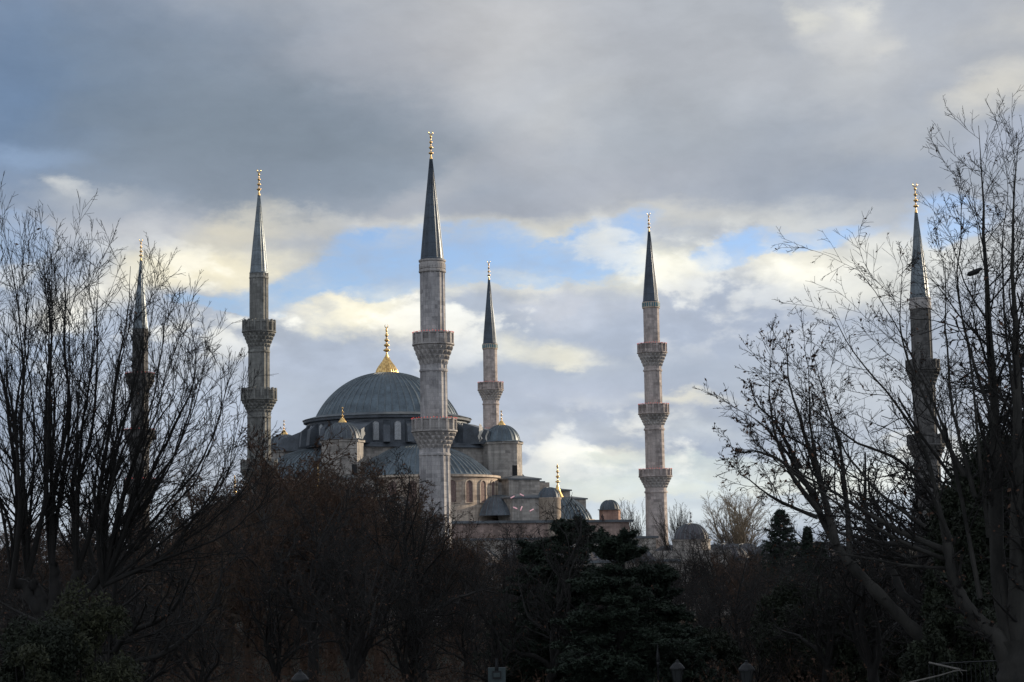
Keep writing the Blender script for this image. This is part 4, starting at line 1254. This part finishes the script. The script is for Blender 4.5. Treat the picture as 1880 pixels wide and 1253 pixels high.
def bush(seed, name, px, top, d, rx, ry, label, leafm, n=26000, size=.09, cat='bush', zbase=0.0, lumps=26, barkm=None, aspect=.5, trunk=False):
    """leaf clumps on an uneven crown of lumps, with stems inside"""
    g = np.random.default_rng(seed)
    p = at(px, top, d); H = p.z
    root = thing(name, (p.x, p.y, 0), label, cat)
    tr = Tubes(); cr = Tubes()
    hc = (H-zbase)/2; cz = zbase+hc
    u = nrm(g.normal(0, 1, (lumps, 3))); rr = g.uniform(.35, .92, (lumps, 1))**.6
    Cn = u*rr*np.array([rx*.80, ry*.80, hc*.84]) + np.array([0, 0, cz])
    S = np.zeros((lumps, 3))
    P = np.stack([S*(1-t)+Cn*t + np.array([0, 0, hc*.25])*math.sin(PI*t)*0 for t in np.linspace(0, 1, 7)], 1) + g.normal(0, .04, (lumps, 7, 3))
    tr.add(P, np.linspace(.07, .02, 7)[None].repeat(lumps, 0), 5)
    if trunk: tr.add(poly([(0,0,-.1),(0,0,zbase+hc)], 5), np.linspace(.3, .15, 5)[None], 8)
    k = n//lumps
    lr = g.uniform(.22, .42, lumps)*min(rx, hc)
    for c, q in zip(Cn, lr):
        sub = 9
        sc = c + nrm(g.normal(0, 1, (sub, 3)))*q*.7
        for s_ in sc:
            m_ = k//sub
            C = s_ + nrm(g.normal(0, 1, (m_, 3)))*q*.5*g.uniform(.25, 1.1, (m_, 1))**.6
            C = C[C[:, 2] > .02]
            foliage(cr, C, g, size, .0, 1, aspect, .3)
    tr.build('stems', BARK_DARK if not barkm else barkm, root); cr.build('foliage', [BARK_DARK, leafm], root)
    return root
bush(61, 'evergreen_tree', 1835, 762, 62, 2.9, 3.0, 'dense dark evergreen tree behind the tall plane tree at the right edge', EVERGREEN, 210000, .075, 'tree', 3.2, 90, trunk=True)
bush(68, 'evergreen_tree', 1740, 1010, 58, 1.7, 2.0, 'low dark evergreen between the leaning trunk and the forked trunk of the right plane tree', EVERGREEN, 70000, .08, 'tree', .6, 34, trunk=True)
bush(62, 'evergreen_bush', 1470, 1062, 92, 3.1, 2.6, 'big round green bush left of the leaning trunk, its top catching a little light', EVERGREEN, 80000, .08)
bush(63, 'evergreen_bush', 1600, 1125, 84, 2.6, 2.2, 'dark bush under the leaning trunk, right of the big round green bush', EVERGREEN, 26000, .10)
bush(64, 'evergreen_bush', 1290, 1150, 96, 2.4, 2.2, 'dark low bush behind the twin lantern post, left of the big round green bush', EVERGREEN, 26000, .09)
bush(65, 'leafy_bush', 165, 1075, 42, 1.5, 1.3, 'olive green leafy bush at lower left in front of the left trunk', IVY, 20000, .06, lumps=26, aspect=.42, zbase=3.4)
bush(69, 'leafy_bush', 78, 1112, 41, 1.15, .9, 'dark leafy bush covering the foot of the left bare tree', EVERGREEN, 30000, .055, lumps=30, aspect=.42, zbase=3.6)
bush(66, 'leafy_bush', 60, 1150, 40, .9, .9, 'small sparse leafy bush at the bottom left corner', IVY, 9000, .06, lumps=14, aspect=.42, zbase=3)
bush(67, 'leafy_bush', 300, 1185, 52, 1.4, 1.2, 'low sparse bush right of the olive leafy bush, almost at the bottom edge', IVY, 5000, .07, lumps=14, aspect=.42)

# tangled undergrowth at the foot of the wood: one mass ----------------------------
def undergrowth():
    g = np.random.default_rng(77); tb = Tubes()
    n = 5200
    y = g.uniform(70, 190, n); x = y*g.uniform(-.34, .34, n)
    S = np.stack([x, y, np.zeros(n)], 1)
    D = nrm(g.normal(0, .5, (n, 3)) + np.array([0, 0, 1.]))
    P, R = grow(S, D, g.uniform(1.0, 3.4, n), g.uniform(.012, .03, n), np.full(n, .007), 5, .16, (0,0,.0), g)
    tb.add(P, R, 3)
    S, D, L, r = spawn(P, R, 5, .2, 1, .7, .2, .45, .3, .6, g)
    P2, R2 = grow(S, D, L, np.maximum(r, .007), np.full(len(S), .006), 3, .15, (0,0,.03), g)
    tb.add(P2, R2, 3)
    S, D, L, r = spawn(P2, R2, 2, .2, 1, .7, .2, .1, .3, .6, g)
    foliage(tb, S, g, .09, 0, 1, .6, .3)
    me = np_mesh('undergrowth', np.concatenate(tb.V), np.concatenate(tb.F), [BARK_BROWN, LEAF_RUST], np.concatenate(tb.mi), True)
    mark(link('undergrowth', me), 'tangled brown twigs and dead leaves under the park trees', 'undergrowth', kind='stuff')
undergrowth()

# ------------------------------------------------------------------ street furniture at the bottom edge
def lantern(px, py, d, label, arm=0, kind='lantern'):
    """cast-iron park lamp whose lantern top shows at (px,py)"""
    p = at(px, py, d); H = p.z
    root = thing('park_lamp', (p.x, p.y, 0), label, 'lamp')
    mb = MB(); mb.lathe([(.16, 0), (.15, .25), (.08, .4), (.06, .9), (.075, 1.0), (.045, 1.1), (.035, H-1.0), (.06, H-.95), (.05, H-.85), (.001, H-.84)], 14)
    mb.build('post', IRON, root)
    if kind == 'lantern':
        mb = MB(); mb.lathe([(.13, H-.84), (.15, H-.80), (.24, H-.34), (.26, H-.32)], 6, smooth=False)
        lh = mb.build('lantern_glass', BULBGLASS, root)
        mb = MB()
        for k in range(6):
            a = 2*PI*k/6
            vs = []
            for (r, z) in ((.145, H-.82), (.255, H-.32)):
                for (dr, da) in ((0,-.05),(.02,0),(0,.05)): vs.append(((r+dr)*math.cos(a+da), (r+dr)*math.sin(a+da), z))
            mb.add(vs, [(0,1,4,3),(1,2,5,4),(2,0,3,5)])
        mb.lathe([(.12, H-.88), (.17, H-.84), (.16, H-.80)], 12)
        mb.build('frame_bars', IRON, lh)
        mb = MB(); mb.lathe([(.31, H-.33), (.30, H-.28), (.18, H-.14), (.09, H-.08), (.05, H-.03), (.06, H), (.001, H+.05)], 12, smooth=False)
        mb.build('hood', IRON, root)
    else:
        mb = MB(); mb.lathe([(.05, H-.84), (.09, H-.7), (.05, H-.5), (.025, H-.3), (.001, H)], 10); mb.build('spike', IRON, root)
    return root
lantern(1370, 1214, 66, 'black six-sided park lantern at the bottom edge, under the big round green bush')
lantern(551, 1231, 62, 'black park lantern cut by the bottom edge, below the red-brown trees on the left')
lantern(1243, 1213, 72, 'black park lantern at the bottom edge, right foot of the cedars beside the spiked post')
lantern(1207, 1177, 74, 'slim iron post ending in a pale spike, just left of the lantern by the cedars', kind='spike')
def box_sign():
    p = at(912, 1226, 60); H = p.z
    root = thing('signal_box', (p.x, p.y, 0), 'grey-green square lamp box on a dark post at the bottom edge, below the largest minaret', 'lamp box')
    mb = MB(); mb.lathe([(.06, 0), (.05, H+.30)], 10); mb.build('post', IRON, root)
    mb = MB(); w = .29
    mb.box(-w, -.06, -.12, .05, H-.75, H); mb.box(.06, w, -.12, .05, H-.75, H); mb.box(-.0595, .0595, -.10, .04, H-.75, H-.12)
    mb.build('housing', GREYBOX, root)
    mb = MB(); mb.box(-.14, .14, -.16, -.121, H-.36, H-.10); mb.box(-.11, .11, -.19, -.161, H-.30, H-.16, 1); mb.build('lamp_panel', [IRON, GREYBOX], root)
box_sign()
def railing():
    a = at(1706, 1217, 52); b = at(1764, 1230, 50)
    root = thing('railing', (a.x, a.y, 0), 'dark iron railing with a worn pale top rail under the forked plane tree', 'railing')
    O = Vector((a.x, a.y, 0)); pa = a-O; pb = b-O
    c = at(1880, 1212, 55)-O
    tb = Tubes(); tb.add(poly([pa, (pa+pb)/2, pb], 4), np.full((1,4), .028), 8); tb.build('top_rail', RAILWOOD, root)
    tb = Tubes(); tb.add(poly([pa+Vector((0,.06,-.05)), (pa+c)/2, c], 6), np.full((1,6), .022), 6); tb.build('rail', IRON, root)
    bars = Tubes()
    for k in range(22):
        t = k/21; q = pa.lerp(c, t)
        bars.add(poly([(q.x, q.y+.06, 0), (q.x, q.y+.06, q.z-.05)], 3), np.full((1,3), .011), 5)
    bars.build('bars', IRON, root)
railing()
def dead_branch():
    root_pts = [(1660, 1256, 50), (1710, 1244, 50), (1745, 1236, 50), (1758, 1226, 50), (1775, 1232, 50)]
    q = [np.array(at(*p)) for p in root_pts]; O = q[0].copy()
    o = thing('dead_branch', O, 'pale bare broken branch lying across the railing at the bottom right', 'branch')
    tb = Tubes(); tb.add(poly([p-O for p in q], 10), np.linspace(.03, .014, 10)[None], 6)
    tb.add(poly([q[3]-O, np.array(at(1768, 1240, 50))-O], 4), np.linspace(.016, .006, 4)[None], 5)
    tb.build('stick', RAILWOOD, o)
    s = np.array(at(1640, 1262, 50)); 
dead_branch()
def nest():
    p = at(1789, 502, 46.3); g = np.random.default_rng(4)
    root = thing('bird', p, 'dark bird perched among the upper twigs of the tall plane tree at the right', 'bird')
    P = [(-.20,0,-.05),(-.08,0,0),(.06,0,.04),(.13,0,.10),(.18,0,.11),(.23,0,.10)]
    me = bpy.data.meshes.new('body'); me.from_pydata(P, [(i, i+1) for i in range(5)], []); me.materials.append(IRON)
    o = link('body', me, root); sk = o.modifiers.new('skin', 'SKIN'); o.modifiers.new('sub', 'SUBSURF').levels = 2
    for v, r in zip(me.skin_vertices[0].data, [.02,.075,.085,.05,.045,.012]): v.radius = (r, r)
    me.skin_vertices[0].data[1].use_root = True
nest()
